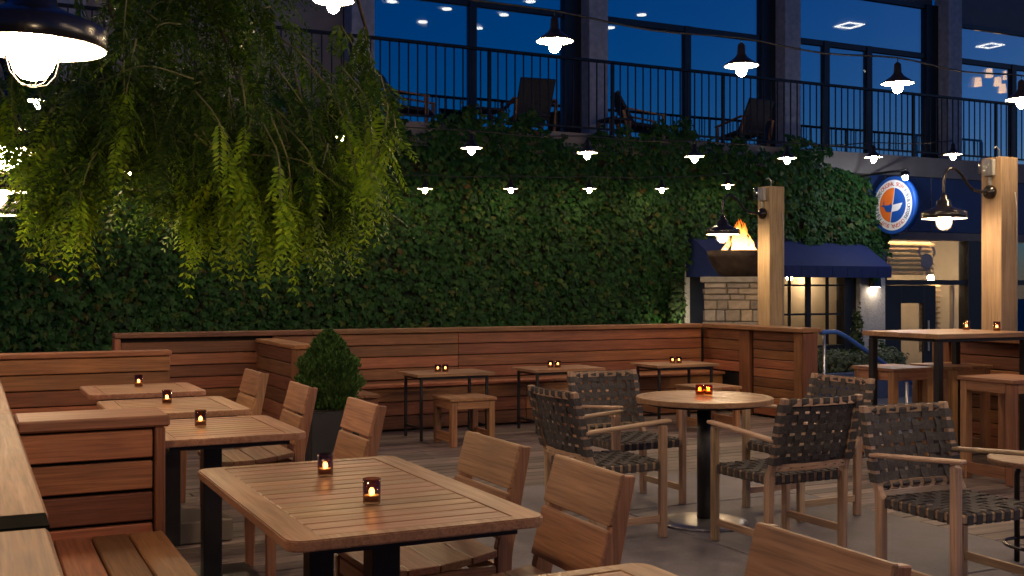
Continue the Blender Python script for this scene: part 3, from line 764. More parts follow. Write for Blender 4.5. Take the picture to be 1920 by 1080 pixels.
# booth bench along the edge of the deck with its wide top board
be = Grp('booth_bench', 'wooden booth bench with wide top board and plank seat along the deck edge', 'bench', (-.1, 5, 0))
be.b('top_board', -.34, .152, .55, 2.51, .862, .900, 'cap', .008)
be.b('gap_strip', -.335, .154, 2.513, 2.657, .84, .9035, plain('gap_shade_black', (.0025, .0025, .0025), .95, 0, .2, 20, 0, .02), .001)  # the gap's dark inside put into the colour of a near-black strip
be.b('top_board', -.34, .160, 2.66, 4.83, .862, .902, 'cap', .008)
be.b('top_board', -.34, .160, 4.833, 7.0, .862, .901, 'cap', .008)
be.b('top_board', -.34, .160, 7.003, 9.125, .862, .902, 'cap', .008)
be.b('backing', -.30, .118, .6, 2.50, 0, .83, M_gap, 0)
be.b('backing', -.30, .118, 2.67, 9.12, 0, .83, M_gap, 0)
be.b('backing', -.30, .118, 2.501, 2.669, 0, .45, M_gap, 0)
be.boards_y(.6, 9.12, .120, .150, .46, .86, .13, 'ipe', (2.6, 4.66, 6.9))
for y0, y1 in ((.7, 4.505), (4.80, 9.12)):
    for i in range(4):
        be.b('seat_plank', .155 + i * .134, .155 + i * .134 + .127, y0, y1, .425, .452, 'ipe', .005)
    be.b('backing', .16, .60, y0 + .02, y1 - .01, 0, .42, M_gap, 0)
    be.boards_y(y0, y1, .602, .632, .01, .42, .135)
# booth partition with capped top
bp = Grp('booth_partition', 'boarded wooden booth partition with pale capped top beside the big slatted table', 'partition', (.43, 4.65, 0))
bp.b('backing', .162, .655, 4.545, 4.775, 0, .855, M_gap, 0)
n = 7; h = .855 / n
for i in range(n):
    bp.b('board', .162, .648, 4.508, 4.543, i * h + .007, (i + 1) * h - .007, 'ipe', .004)
    bp.b('board', .162, .648, 4.777, 4.805, i * h + .007, (i + 1) * h - .007, 'ipe', .004)
bp.b('end_post', .655, .695, 4.500, 4.812, 0, .856, 'ipe', .005)
bp.b('cap', .163, .712, 4.49, 4.82, .858, .903, 'cap', .008)

# wall at the restaurant side, with framed board panels
rw = Grp('deck_wall', 'reddish boarded deck wall with posts between the back bench and the steps', 'wall', (7.83, 9.7, 0))
rw.b('backing', 7.80, 7.90, 8.985, 10.85, STREET, .935, M_gap, 0)
rw.boards_y(10.02, 10.70, 7.745, 7.785, .46, .935, .115)
rw.boards_y(9.105, 9.80, 7.765, 7.795, .02, .935, .105)
rw.b('post', 7.735, 7.798, 9.84, 10.015, 0, .935, 'ipe', .006)
rw.b('post', 7.735, 7.798, 8.985, 9.10, 0, .935, 'ipe', .006)
rw.boards_x(7.74, 7.93, 8.95, 8.98, .0, .935, .95)
rw.b('cap', 7.70, 7.96, 8.925, 10.655, .937, .985, 'cap', .006)
rw2 = Grp('deck_wall', 'reddish boarded deck wall behind the tall table, past the steps', 'wall', (7.9, 6.2, 0))
rw2.b('backing', 7.86, 7.93, 4.6, 7.26, STREET, .935, M_gap, 0)
rw2.boards_y(4.6, 7.12, 7.825, 7.855, .02, .935, .115)
rw2.b('post', 7.80, 7.857, 7.125, 7.28, 0, .935, 'ipe', .006)
rw2.boards_x(7.80, 7.95, 7.282, 7.312, .0, .935, .95)
rw2.b('cap', 7.78, 7.98, 4.6, 7.32, .937, .985, 'cap', .006)

# ================================================================== TABLES
def rounded(x0, x1, y0, y1, r, n=6):
    pts = []
    for cx, cy, a0 in ((x1 - r, y1 - r, 0), (x0 + r, y1 - r, 90), (x0 + r, y0 + r, 180), (x1 - r, y0 + r, 270)):
        for i in range(n + 1):
            a = R(a0 + 90 * i / n); pts.append((cx + r * math.cos(a), cy + r * math.sin(a)))
    return pts
def ring_mesh(name, outer, inner, z0, z1, mat, bevel=.004):
    bm = bmesh.new(); loops = []
    for poly in (outer, inner):
        vs = [bm.verts.new((p[0], p[1], z1)) for p in poly]
        for i in range(len(vs)): bm.edges.new((vs[i], vs[(i + 1) % len(vs)]))
    bmesh.ops.triangle_fill(bm, use_beauty=True, edges=bm.edges[:])
    for f in bm.faces:
        if f.normal.z < 0: f.normal_flip()
    ext = bmesh.ops.extrude_face_region(bm, geom=bm.faces[:])
    for v in [g for g in ext['geom'] if isinstance(g, bmesh.types.BMVert)]: v.co.z = z0
    bmesh.ops.recalc_face_normals(bm, faces=bm.faces)
    if bevel: bmesh.ops.bevel(bm, geom=[e for e in bm.edges if len(e.link_faces) == 2 and e.calc_face_angle(0) > 1.2], offset=bevel, segments=2, affect='EDGES')
    me = bpy.data.meshes.new(name); bm.to_mesh(me); bm.free(); me.materials.append(mat); return me
def slat_table(name, label, x0, x1, y0, y1, posts, group=None, base=True, nsl=None):
    cx, cy = (x0 + x1) / 2, (y0 + y1) / 2; hx, hy = (x1 - x0) / 2, (y1 - y0) / 2
    t = thing(name, label, 'table', (cx, cy, 0), 0, group); T = .75
    bx_, by_ = .095, .05
    link('rim', ring_mesh('rim', rounded(-hx, hx, -hy, hy, .05), [(-hx + bx_, -hy + by_), (hx - bx_, -hy + by_), (hx - bx_, hy - by_), (-hx + bx_, hy - by_)], T - .030, T, wood('teaktop', 1), .004), t)
    n = nsl or round((2 * hy - 2 * by_) / .078); w = (2 * hy - 2 * by_) / n
    for i in range(n):
        board(t, 'slat', -hx + bx_ + .001, hx - bx_ - .001, -hy + by_ + i * w + .0048, -hy + by_ + (i + 1) * w - .0048, T - .026, T - .0012, 'teaktop', .0015)
    MB().bx(-hx + .07, hx - .07, -hy + .06, hy - .06, T - .055, T - .031).build('underframe', M_black, t)
    for px_, py_ in posts:
        board(t, 'leg', px_ - cx - .043, px_ - cx + .043, py_ - cy - .043, py_ - cy + .043, .02, T - .056, M_black, .003)
        if base: board(t, 'base', px_ - cx - .06, px_ - cx + .34, py_ - cy + .05, py_ - cy + .47, .002, .12, M_base, .006)
        else: board(t, 'base', px_ - cx - .22, px_ - cx + .22, py_ - cy - .22, py_ - cy + .22, .0, .019, M_black, .004)
    return t
TG = 'slatted tables along the booth bench'
slat_table('slatted_table', 'large slatted teak table with two candles beside the booth partition', .735, 1.485, 2.79, 4.08, [(1.10, 3.12), (1.10, 3.78)], TG, False, 15)
slat_table('slatted_table', 'slatted teak table end with no candle, next to a lone chair', .73, 1.445, 1.42, 2.235, [(1.08, 1.8)], TG, False)
slat_table('slatted_table', 'square slatted teak table just past the booth partition', .71, 1.375, 4.88, 5.66, [(1.045, 5.40)], TG, False)
slat_table('slatted_table', 'square slatted teak table second past the booth partition', .66, 1.37, 5.95, 6.78, [(.98, 6.16)], TG, True)
slat_table('slatted_table', 'square slatted teak table before the low bench back', .66, 1.36, 7.15, 7.86, [(1.0, 7.5)], TG, False)

# round table
rt = thing('round_table', 'round slatted teak table on a black pedestal between woven armchairs', 'table', (3.945, 5.44, 0))
RR = .405
circ = [(RR * math.cos(2 * math.pi * i / 56), RR * math.sin(2 * math.pi * i / 56)) for i in range(56)]
ri_ = RR - .045
link('rim', ring_mesh('rim', circ, [(ri_ * math.cos(2 * math.pi * i / 56), ri_ * math.sin(2 * math.pi * i / 56)) for i in range(56)], .722, .752, wood('teaktop', 0), .004), rt)
ns = 10; w = 2 * ri_ / ns; rs = ri_ - .001
for i in range(ns):
    a, b = -ri_ + i * w + .004, -ri_ + (i + 1) * w - .004; a = max(a, -rs + .0005); b = min(b, rs - .0005)
    ys = [a + (b - a) * k / 6 for k in range(7)]
    MB().prism([(math.sqrt(rs * rs - q * q), q) for q in ys] + [(-math.sqrt(rs * rs - q * q), q) for q in reversed(ys)], 2, .726, .7505).build('slat', wood('teaktop', 0), rt)
MB().lathe([(.16, .69), (.34, .705), (.34, .7215)], 32).build('underframe', M_black, rt)
MB().lathe([(.042, .03), (.042, .69)], 20).build('pedestal', M_black, rt)
MB().lathe([(.26, .0), (.26, .010), (.20, .022), (.06, .030)], 40).build('base', M_steel, rt)

# small low tables on black frames in front of the back bench
def small_table(label, x0, y0, x1, y1):
    cx, cy = (x0 + x1) / 2, (y0 + y1) / 2; hx, hy = (x1 - x0) / 2, (y1 - y0) / 2
    t = thing('small_table', label, 'table', (cx, cy, 0), 0, 'small tables at the back bench'); w = (2 * hy + .12) / 5
    for i in range(5): board(t, 'slat', -hx - .06, hx + .06, -hy - .06 + i * w + .0015, -hy - .06 + (i + 1) * w - .0015, .585, .612, 'teaktop', .002)
    for a in (-1, 1):
        for b in (-1, 1): board(t, 'leg', a * hx - .0125, a * hx + .0125, b * hy - .0125, b * hy + .0125, 0, .584, M_black, .002)
        board(t, 'frame_bar', a * hx - .012, a * hx + .012, -hy + .014, hy - .014, .558, .583, M_black, .001)
        board(t, 'frame_bar', a * hx - .010, a * hx + .010, -hy + .014, hy - .014, .10, .12, M_black, .001)
    for b in (-1, 1): board(t, 'frame_bar', -hx + .014, hx - .014, b * hy - .012, b * hy + .012, .557, .582, M_black, .001)
    return t
small_table('small wooden table on a black frame, on the conifer side of the back bench', 3.72, 9.47, 4.38, 9.87)
small_table('small wooden table on a black frame at the middle of the back bench', 4.93, 9.5, 5.60, 9.9)
small_table('small wooden table on a black frame at the wall end of the back bench', 6.33, 9.5, 6.98, 9.9)

# stools
def stool(label, x0, y0, w, H, group, ft=True, leg=.055):
    t = thing('stool', label, 'stool', (x0 + w / 2, y0 + w / 2, 0), 0, group); h = w / 2; n = 4; pw = (w + .03) / n
    for i in range(n): board(t, 'seat_plank', -h - .015 + i * pw + .001, -h - .015 + (i + 1) * pw - .001, -h - .015, h + .015, H - .028, H, 'teak', .003)
    for a in (-1, 1):
        for b in (-1, 1): board(t, 'leg', a * h - (leg if a > 0 else 0), a * h + (0 if a > 0 else leg), b * h - (leg if b > 0 else 0), b * h + (0 if b > 0 else leg), 0, H - .029, 'teak', .003)
        board(t, 'apron', -h + leg + .001, h - leg - .001, min(a * h, a * (h - .022)), max(a * h, a * (h - .022)), H - .10, H - .0295, 'teak', .002)
        board(t, 'apron', min(a * h, a * (h - .022)), max(a * h, a * (h - .022)), -h + leg + .001, h - leg - .001, H - .10, H - .0295, 'teak', .002)
        if ft:
            board(t, 'stretcher', min(a * h, a * (h - .03)), max(a * h, a * (h - .03)), -h + leg + .001, h - leg - .001, .04, .12, 'teak', .002)
    return t
G1, G2 = 'low wooden stools by the back bench', 'tall wooden stools at the high table'
stool('low wooden stool by the small table on the conifer side', 3.80, 8.95, .42, .43, G1)
stool('low wooden stool by the middle small table, behind the woven chairs', 5.05, 9.0, .42, .43, G1)
stool('low wooden stool by the small table at the wall end, behind the round table', 6.40, 8.85, .45, .43, G1)
stool('tall wooden stool at the end of the high table beside the steps', 6.68, 6.66, .44, .75, G2, True, .06)
stool('tall wooden stool between the high table and the boarded wall', 7.30, 6.62, .44, .75, G2, True, .06)
stool('tall wooden stool on the patio side of the high table', 6.60, 5.46, .46, .75, G2, True, .06)
# high table
ht = thing('high_table', 'tall wooden bar table on black square legs beside the steps', 'table', (7.08, 6.5, 0))
for i in range(6): board(ht, 'plank', -.50, .56, -.40 + i * .1335 + .001, -.40 + (i + 1) * .1335 - .001, 1.012, 1.05, 'teaktop', .003)
for a in (-.44, .50):
    for b in (-.34, .34): board(ht, 'leg', a - .026, a + .026, b - .026, b + .026, 0, .985, M_black, .003)
    board(ht, 'frame_bar', a - .02, a + .02, -.31, .31, .986, 1.011, M_black, .002)
for b in (-.34, .34): board(ht, 'frame_bar', -.465, .525, b - .02, b + .02, .9855, 1.0105, M_black, .002)
# little round side table by the single armchair
t = thing('side_table', 'small round wooden side table on black tube legs beside the lone woven armchair', 'side table', (4.80, 3.80, 0))
MB().lathe([(.245, .525), (.25, .53), (.25, .548), (.246, .552)], 40).build('table_top', wood('teaktop', 0), t)
for k in range(3):
    a = R(200 + 120 * k); MB().tube([(.15 * math.cos(a), .15 * math.sin(a), .524), (.17 * math.cos(a), .17 * math.sin(a), .44), (.17 * math.cos(a), .17 * math.sin(a), 0)], .014, 8).build('leg', M_gloss_black, t)
MB().tube([(.17 * math.cos(2 * math.pi * i / 24), .17 * math.sin(2 * math.pi * i / 24), .12) for i in range(24)], .009, 6, True).build('ring', M_gloss_black, t)

# ================================================================== TEAK SIDE CHAIRS (local front = -Y)
def side_chair(label, loc, rot):
    t = thing('teak_chair', label, 'chair', loc, rot, 'teak chairs along the slatted tables'); HW = .23
    for s in (-1, 1):
        xa, xb = (s * HW - (.032 if s > 0 else 0), s * HW + (0 if s > 0 else .032))
        MB().prism([(.235, 0), (.275, 0), (.262, .30), (.268, .44), (.345, .822), (.300, .826), (.205, .47), (.205, .36)], 0, xa, xb).build('rear_leg', wood('teak', 2), t, bevel=.004)
        MB().prism([(-.245, 0), (-.205, 0), (-.195, .40), (-.25, .40)], 0, xa, xb).build('front_leg', wood('teak', 2), t, bevel=.004)
        MB().bx(xa + .004, xb - .004, -.194, .204, .335, .402).build('side_rail', wood('teak', 1), t, bevel=.003)
    for nm, a, b in (('upper_back_board', .675, .830), ('lower_back_board', .50, .660)):
        off = lambda z: .192 + (z - .47) * (.098 / .356)
        MB().prism([(off(a), a), (off(b), b), (off(b) + .018, b), (off(a) + .018, a)], 0, -HW, HW).build(nm, wood('teak', 0), t, bevel=.004)
    for z0, z1, y0, y1, nm in ((.335, .40, -.244, -.222, 'front_apron'), (.335, .40, .215, .235, 'rear_apron')):
        board(t, nm, -HW + .033, HW - .033, y0, y1, z0, z1, 'teak', .002)
    ys = [-.262, -.140, -.018, .104, .205]; zs = [.438, .430, .432, .446, .462]
    for i in range(4):
        MB().prism([(ys[i] + .002, zs[i] - .027), (ys[i + 1] - .002, zs[i + 1] - .027), (ys[i + 1] - .002, zs[i + 1]), (ys[i] + .002, zs[i])], 0, -HW - .004, HW + .004).build('seat_slat', wood('teak', 0), t, bevel=.003)
    return t
CX = 1.475
for Yc, dx, rz, lab in ((3.13, .03, 88, 'teak chair at the near corner of the big slatted table'.replace('near corner', 'candle end')), (3.82, .02, 91, 'teak chair at the big slatted table, on the side toward the conifer'),
                        (5.37, .02, 90, 'teak chair between the big table and the black planter'), (6.48, 0, 89, 'teak chair in front of the boarded partition, seat fully in view'),
                        (7.66, 0, 91, 'teak chair at the last slatted table before the low bench back'), (1.94, -.05, 89, 'teak chair at the candleless table, only its back board showing')):
    side_chair(lab, (CX + dx, Yc, 0), R(rz - 180))

# ================================================================== WOVEN ARMCHAIRS (local front = -Y)
def ribbon(path, width, wdir, th=.003):
    """flat strap along path; wdir is its width direction"""
    m = MB(); P = [Vector(p) for p in path]; w = Vector(wdir).normalized() * width / 2; n = len(P)
    for i, p in enumerate(P):
        t = (P[min(i + 1, n - 1)] - P[max(i - 1, 0)]).normalized(); nn = w.normalized().cross(t) * th / 2
        m.v += [tuple(p + w + nn), tuple(p - w + nn), tuple(p - w - nn), tuple(p + w - nn)]
    for i in range(n - 1):
        a, b = i * 4, i * 4 + 4
        for k in range(4):
            m.f.append((a + k, a + (k + 1) % 4, b + (k + 1) % 4, b + k)); m.sm.append(False)
    m.f += [(0, 3, 2, 1), ((n - 1) * 4, (n - 1) * 4 + 1, (n - 1) * 4 + 2, (n - 1) * 4 + 3)]; m.sm += [False, False]
    return m
def armchair(label, loc, rot):
    t = thing('woven_armchair', label, 'armchair', loc, rot, 'woven strap armchairs'); HW = .27; ly = .245
    AW = wood('ash', 2); ZS = .425
    tilt = lambda z: .235 + max(0, z - ZS) * .26
    curve = lambda x: .035 * (1 - (x / HW) ** 2)
    for s in (-1, 1):
        xa, xb = sorted((s * HW, s * (HW - .034)))
        MB().prism([(ly - .045, 0), (ly + .0, 0), (ly + .008, ZS), (tilt(.835) + .022, .835), (tilt(.835) - .014, .838), (tilt(.47) - .014, .47), (ly - .045, ZS - .01)], 0, xa, xb).build('rear_leg', AW, t, bevel=.004)
        MB().bx(xa, xb, -ly - .005, -ly + .040, 0, .628).build('front_leg', AW, t, bevel=.004)
        MB().quadbox((s * (HW - .014), .005, .632), (.048, .56, .020), Matrix.Rotation(R(-4.5), 3, 'X')).build('armrest', wood('ash', 1), t, bevel=.006)
        MB().bx(s * (HW - .017) - .011, s * (HW - .017) + .011, -ly + .041, ly - .046, .085, .125).build('stretcher', wood('ash', 1), t, bevel=.003)
        MB().bx(s * (HW - .036) - .016, s * (HW - .036) + .016, -ly + .02, ly - .02, ZS - .045, ZS - .006).build('side_rail', wood('ash', 1), t, bevel=.006)
    MB().bx(-HW + .037, HW - .037, -ly - .002, -ly + .03, ZS - .045, ZS - .006).build('front_rail', wood('ash', 0), t, bevel=.006)
    MB().bx(-HW + .037, HW - .037, ly - .045, ly - .015, ZS - .045, ZS - .006).build('rear_rail', wood('ash', 0), t, bevel=.006)
    MB().bx(-HW + .036, HW - .036, -.03, .0, .088, .122).build('cross_stretcher', wood('ash', 0), t, bevel=.003) if False else None
    # curved top and bottom back rails
    for z, nm in ((.812, 'top_rail'), (.468, 'bottom_rail')):
        pts = [(-HW + .03 + (2 * HW - .06) * i / 10, 0, z) for i in range(11)]
        pts = [(x, tilt(z) + curve(x) - .006, z) for x, _, z in pts]
        m = MB()
        for i in range(10):
            (xa, ya, _), (xb, yb, _) = pts[i], pts[i + 1]
            m.prism([(xa, ya - .011), (xb, yb - .011), (xb, yb + .011), (xa, ya + .011)], 2, z - .018, z + .018)
        m.build(nm, wood('ash', 0), t)
    # back straps, woven over and under
    NV, NHZ = 7, 6; wv, wh = .042, .042
    vx = [-HW + .034 + (2 * HW - .068) * (i + .5) / NV for i in range(NV)]
    hz = [.505 + (.785 - .505) * (i) / (NHZ - 1) for i in range(NHZ)]
    for i, x in enumerate(vx):
        yc = lambda z: tilt(z) + curve(x) - .006
        pth = [(x, yc(.455) - .0 + .014, .468), (x, yc(.448), .4465), (x, yc(.45) - .014, .468)]
        for j, z in enumerate(hz): pth.append((x, yc(z) + (.0045 if (i + j) % 2 else -.0045), z))
        pth += [(x, yc(.812) - .0135, .812), (x, yc(.83) - .008, .832), (x, yc(.832) + .008, .832), (x, yc(.812) + .0135, .812), (x, yc(.79) + .011, .79)]
        ribbon(pth, wv, (1, 0, 0)).build('back_strap', M_strap, t)
    for j, z in enumerate(hz):
        pth = [(-HW + .05, tilt(z) + .030, z), (-HW - .002, tilt(z) + .026, z), (-HW - .002, tilt(z) - .018, z), (-HW + .036, tilt(z) - .014, z)]
        for i, x in enumerate(vx): pth.append((x, tilt(z) + curve(x) - .006 + (-.0045 if (i + j) % 2 else .0045), z))
        pth += [(HW - .036, tilt(z) - .014, z), (HW + .002, tilt(z) - .018, z), (HW + .002, tilt(z) + .026, z), (HW - .05, tilt(z) + .030, z)]
        ribbon(pth, wh, (0, .26, 1)).build('back_strap', M_strap, t)
    # seat straps
    NS = 8; ws = .034
    sx = [-HW + .05 + (2 * HW - .10) * (i + .5) / NS for i in range(NS)]
    sy = [-ly + .022 + (2 * ly - .06) * (i + .5) / NS for i in range(NS)]
    for i, x in enumerate(sx):
        pth = [(x, -ly + .034, ZS - .05), (x, -ly - .005, ZS - .049), (x, -ly - .007, ZS - .008), (x, -ly + .004, ZS)]
        for j, yy in enumerate(sy): pth.append((x, yy, ZS + (.003 if (i + j) % 2 else -.004) - .006 * math.sin(math.pi * (j + .5) / NS)))
        pth += [(x, ly - .04, ZS), (x, ly - .010, ZS - .003), (x, ly - .010, ZS - .049), (x, ly - .05, ZS - .05)]
        ribbon(pth, ws, (1, 0, 0)).build('seat_strap', M_strap, t)
    xo = HW - .018
    for j, yy in enumerate(sy):
        pth = [(-xo + .034, yy, ZS - .05), (-xo - .003, yy, ZS - .049), (-xo - .004, yy, ZS - .008), (-xo + .006, yy, ZS)]
        for i, x in enumerate(sx): pth.append((x, yy, ZS + (-.004 if (i + j) % 2 else .003) - .006 * math.sin(math.pi * (i + .5) / NS)))
        pth += [(xo - .006, yy, ZS), (xo + .004, yy, ZS - .008), (xo + .003, yy, ZS - .049), (xo - .034, yy, ZS - .05)]
        ribbon(pth, ws, (0, 1, 0)).build('seat_strap', M_strap, t)
    return t
proto = armchair('woven strap armchair at the round table with its back to the teak chairs', (3.28, 5.48, 0), R(90))
dup(proto, (3.90, 6.19, 0), R(1.5), 'woven strap armchair between the round table and the back bench')
dup(proto, (3.98, 4.81, 0), R(181), 'woven strap armchair at the round table, back facing the patio')
dup(proto, (4.70, 5.46, 0), R(-89), 'woven strap armchair at the round table on the side toward the steps')
dup(proto, (4.085, 3.67, 0), R(-2), 'lone woven strap armchair beside the small round side table')

# ================================================================== CANDLES
def candle(label, px, py, z, group, amber=False, r=.027, h=.076):
    x, yv = onz(px, py, z)
    t = thing('candle_holder', label, 'candle', (x, yv, z + .0015), 0, group)
    MB().lathe([(r * .92, 0), (r, .004), (r, h), (r - .002, h), (r - .0025, .008), (.0005, .008)], 20, caps=False).build('glass', G_amber if amber else G_votive, t)
    wx = MB().lathe([(r - .004, .009), (r - .004, .026)], 16).build('wax', M_wax, t)
    MB().ico((0, 0, .036), .0085, 2, (1, 1, 1.5)).build('flame', E_candle, wx)
    return t
CG = 'glowing votive candles on the tables'
candle('smoked glass candle on the big slatted table, on the conifer side', 610, 893, .75, CG)
candle('smoked glass candle at the middle of the big slatted table', 697, 945, .75, CG)
candle('smoked glass candle on the square table just past the booth partition', 376, 800, .75, CG)
candle('smoked glass candle on the second square table past the partition', 313, 757, .75, CG)
candle('smoked glass candle on the last square table before the low bench back', 260, 725, .75, CG)
for (a, b), py, lab in (((821, 835), 697, 'small paired candle on the small table on the conifer side'), ((1032, 1046), 689, 'small paired candle on the middle small table'), ((1261, 1273), 681, 'small paired candle on the small table at the wall end')):
    for px in (a, b): candle(lab, px, py, .612, CG, False, .030, .066)
for px in (1312, 1328): candle('amber glass candle of the pair on the round table', px, 741, .752, CG, True, .026, .062)
candle('small glass candle on the high table at the window side', 1812, 619, 1.05, CG)
candle('small glass candle on the high table below the timber post', 1869, 620.5, 1.05, CG)

# ================================================================== CONIFER IN A POT
cn = thing('potted_conifer', 'bushy egg shaped conifer in a black planter beside the partition', 'potted plant', (2.62, 8.72, 0))
pot = MB().quadbox((0, 0, .21), (.40, .40, .42)).build('pot', M_pot, cn, bevel=.01)
MB().bx(-.17, .17, -.17, .17, .421, .43).build('soil', M_soil, pot)
MB().tube([(0, 0, .40), (0, 0, .95)], [.02, .006], 6).build('stem', M_bark, cn)
n = 13000; h = rng.uniform(0, 1, n); rad = .245 * np.sin(np.pi * np.clip(h * .86 + .13, 0, 1)) ** .62 * (1 - .42 * h ** 3) * (1 + .10 * np.sin(h * 23) + .08 * rng.normal(0, 1, n))
th = rng.uniform(0, 2 * np.pi, n); rr = rad * rng.uniform(.55, 1.02, n) ** .5
p = np.stack([rr * np.cos(th), rr * np.sin(th), .40 + h * .63], 1)
up = unit(np.stack([.55 * np.cos(th), .55 * np.sin(th), np.ones(n) * (.8 + .5 * h)], 1) + rng.normal(0, .22, (n, 3)))
sd = unit(np.cross(up, rng.normal(0, 1, (n, 3)))); L_ = rng.uniform(.022, .055, n)[:, None]
Vs = np.zeros((n, 7, 3)); W_ = L_ * .20
nn = np.cross(up, sd)
Vs[:, 0] = p; Vs[:, 1] = p + up * L_ * .45 + sd * W_; Vs[:, 2] = p + up * L_; Vs[:, 3] = p + up * L_ * .45 - sd * W_
Vs[:, 4] = p + up * L_ * .75 + sd * W_ * 2.1 + nn * W_ * .4; Vs[:, 5] = p + up * L_ * .7 - sd * W_ * 2.2 + nn * W_ * .3; Vs[:, 6] = p + up * L_ * .25
Fi = np.array([(0, 1, 2), (0, 2, 3), (6, 4, 1), (6, 3, 5)])
Fc = (np.arange(n)[:, None, None] * 7 + Fi[None]).reshape(-1, 3)
con_m = leafmat('conifer_spray', [(0, (.022, .06, .014)), (.5, (.05, .12, .024)), (1, (.10, .19, .045))], .25)
o = link('crown', arrays_mesh('crown', Vs.reshape(-1, 3), Fc, con_m), cn); tag(o, kind='stuff')

# ================================================================== TIMBER POSTS, GOOSENECK LAMPS
def gooseneck(label, loc, rot):
    """origin at the centre of the shade's rim; the wall end of the arm lies at local +x"""
    t = thing('barn_lamp', label, 'lamp', loc, rot, 'black gooseneck barn lamps')
    sh_ = MB().lathe([(.180, 0), (.183, .004), (.183, .052), (.178, .058), (.10, .088), (.062, .108), (.055, .150), (.030, .165), (.026, .20), (.014, .205)], 48, caps=False).build('shade', M_gloss_black, t)
    MB().lathe([(.1795, .0005), (.178, .050), (.10, .083), (.03, .098), (.001, .099)], 48, caps=False).build('shade_lining', M_white_enamel, sh_)
    gl = MB().lathe([(.020, .08), (.052, .065), (.055, -.035), (.046, -.060), (.028, -.078), (.003, -.084)], 24, caps=False).build('bulb_glass', E_barn, t)
    cg_ = MB()
    for k in range(6):
        a = 2 * math.pi * k / 6 + .3; c, s = math.cos(a), math.sin(a)
        cg_.tube([(.066 * c, .066 * s, .06), (.066 * c, .066 * s, -.035), (.058 * c, .058 * s, -.066), (.036 * c, .036 * s, -.092), (.012 * c, .012 * s, -.099)], .0016, 5)
    cg_.tube([(.066 * math.cos(2 * math.pi * i / 24), .066 * math.sin(2 * math.pi * i / 24), -.030) for i in range(24)], .0016, 5, True)
    cg_.tube([(.014 * math.cos(2 * math.pi * i / 12), .014 * math.sin(2 * math.pi * i / 12), -.099) for i in range(12)], .0016, 5, True)
    cg_.build('wire_cage', M_darkmetal, gl)
    MB().tube(smooth_path([(0, 0, .20), (0, 0, .32), (.035, 0, .405), (.11, 0, .43), (.20, 0, .385), (.30, 0, .285), (.38, 0, .25), (.50, 0, .245)], 6), .0125, 10).build('arm', M_gloss_black, t)
    m = MB().lathe([(.06, 0), (.06, .03), (.035, .05), (.02, .07)], 24); o = m.build('wall_plate', M_gloss_black, t, (.56, 0, .245)); o.rotation_euler = (0, R(-90), 0)
    return t
def timber_post(label, x, y, w=.21, ztop=2.53, face=-1, extras=True):
    t = thing('timber_post', label, 'post', (x, y, -.0), 0, 'timber lamp posts')
    h = w / 2; board(t, 'timber', -h, h, -h, h, STREET if x > 7.9 else 0, ztop, 'pine', .006)
    if extras:
        f = face * h
        board(t, 'socket_plate', min(f, f + face * .04), max(f, f + face * .04), -.05, .05, ztop - .16, ztop - .02, M_plastic, .004)
        MB().lathe([(.052, 0), (.05, .12), (.04, .13)], 8).build('weather_cover', G_clear, t, (f + face * .085, -.01, ztop - .15))
        MB().tube([(f + face * .012, 0, ztop - .17), (f + face * .012, 0, ztop - .26)], .014, 8).build('conduit', M_plastic, t)
        MB().tube([(h * .55, -h - .006, ztop - .30), (h * .75, -h - .006, ztop - .42), (h * .8, -h - .006, .3)], .006, 6).build('cable', M_plastic, t)
        MB().tube([(0, 0, ztop), (0, 0, ztop + .07), (-.04, 0, ztop + .10), (-.07, 0, ztop + .08)], .006, 6).build('hook', M_steel, t)
    return t
PX = 8.06
_, _y1 = PX, 9.62
timber_post('square timber post with barn lamp beside the fire bowl', PX, 9.86)
timber_post('square timber post with barn lamp behind the high table', PX, 6.80)
for yv, lab in ((9.86, 'black barn lamp on a curved arm hanging in front of the fire bowl'), (6.80, 'black barn lamp on a curved arm below the round sign')):
    gooseneck(lab, (PX - .105 - .56, yv, 1.985), 0)
for i, (yv, lab) in enumerate(((3.12, 'big black caged barn lamp over the booth partition bench, beside the tree'), (5.2, 'black caged barn lamp half hidden by leaves, second along the booth bench'),
                               (7.2, 'black caged barn lamp below the leaves, third along the booth bench'), (9.22, 'black caged barn lamp at the far end of the booth bench'), (1.05, 'added unseen black caged barn lamp at the candleless table end of the booth bench'))):  # the last lamp is out of view, added to light the near tables
    gooseneck(lab, (.15, yv, (2.02, 1.985, 1.965, 1.95, 2.02)[i]), R(180))
    timber_post(('square timber post at the booth bench beside the big slatted table', 'square timber post behind the booth partition', 'square timber post third along the booth bench', 'square timber post at the low bench back', 'square timber post at the candleless table')[i], .15 - .56 - .1, yv, .2, 2.53, 1, False)

# ================================================================== STRING LIGHTS
def string_lamp(label, loc, wire_z, group, r=.125):
    t = thing('string_light', label, 'string light', loc, 0, group); k = r / .125
    sh_ = MB().lathe([(r, 0), (r + .002, .004), (r * .72, .030 * k), (r * .40, .058 * k), (.030 * k, .085 * k), (.026 * k, .15 * k), (.012, .165 * k)], 28, caps=False).build('shade', M_darkmetal, t)
    MB().lathe([(r - .003, .001), (r * .70, .026 * k), (r * .38, .053 * k), (.001, .07 * k)], 28, caps=False).build('shade_lining', M_white_enamel, sh_)
    MB().ico((0, 0, -.026 * k), .040 * k, 2, (1, 1, 1.25)).build('bulb', E_string if r > .12 else E_ivyrow, t)
    MB().tube([(0, 0, .16 * k), (0, 0, wire_z)], .004, 5).build('cord', M_wire, t)
    return t
def sag_wire(label, pts):
    o = MB().tube(smooth_path(pts, 4), .0075, 5).build('light_wire', M_wire); tag(o, label, 'wire'); return o
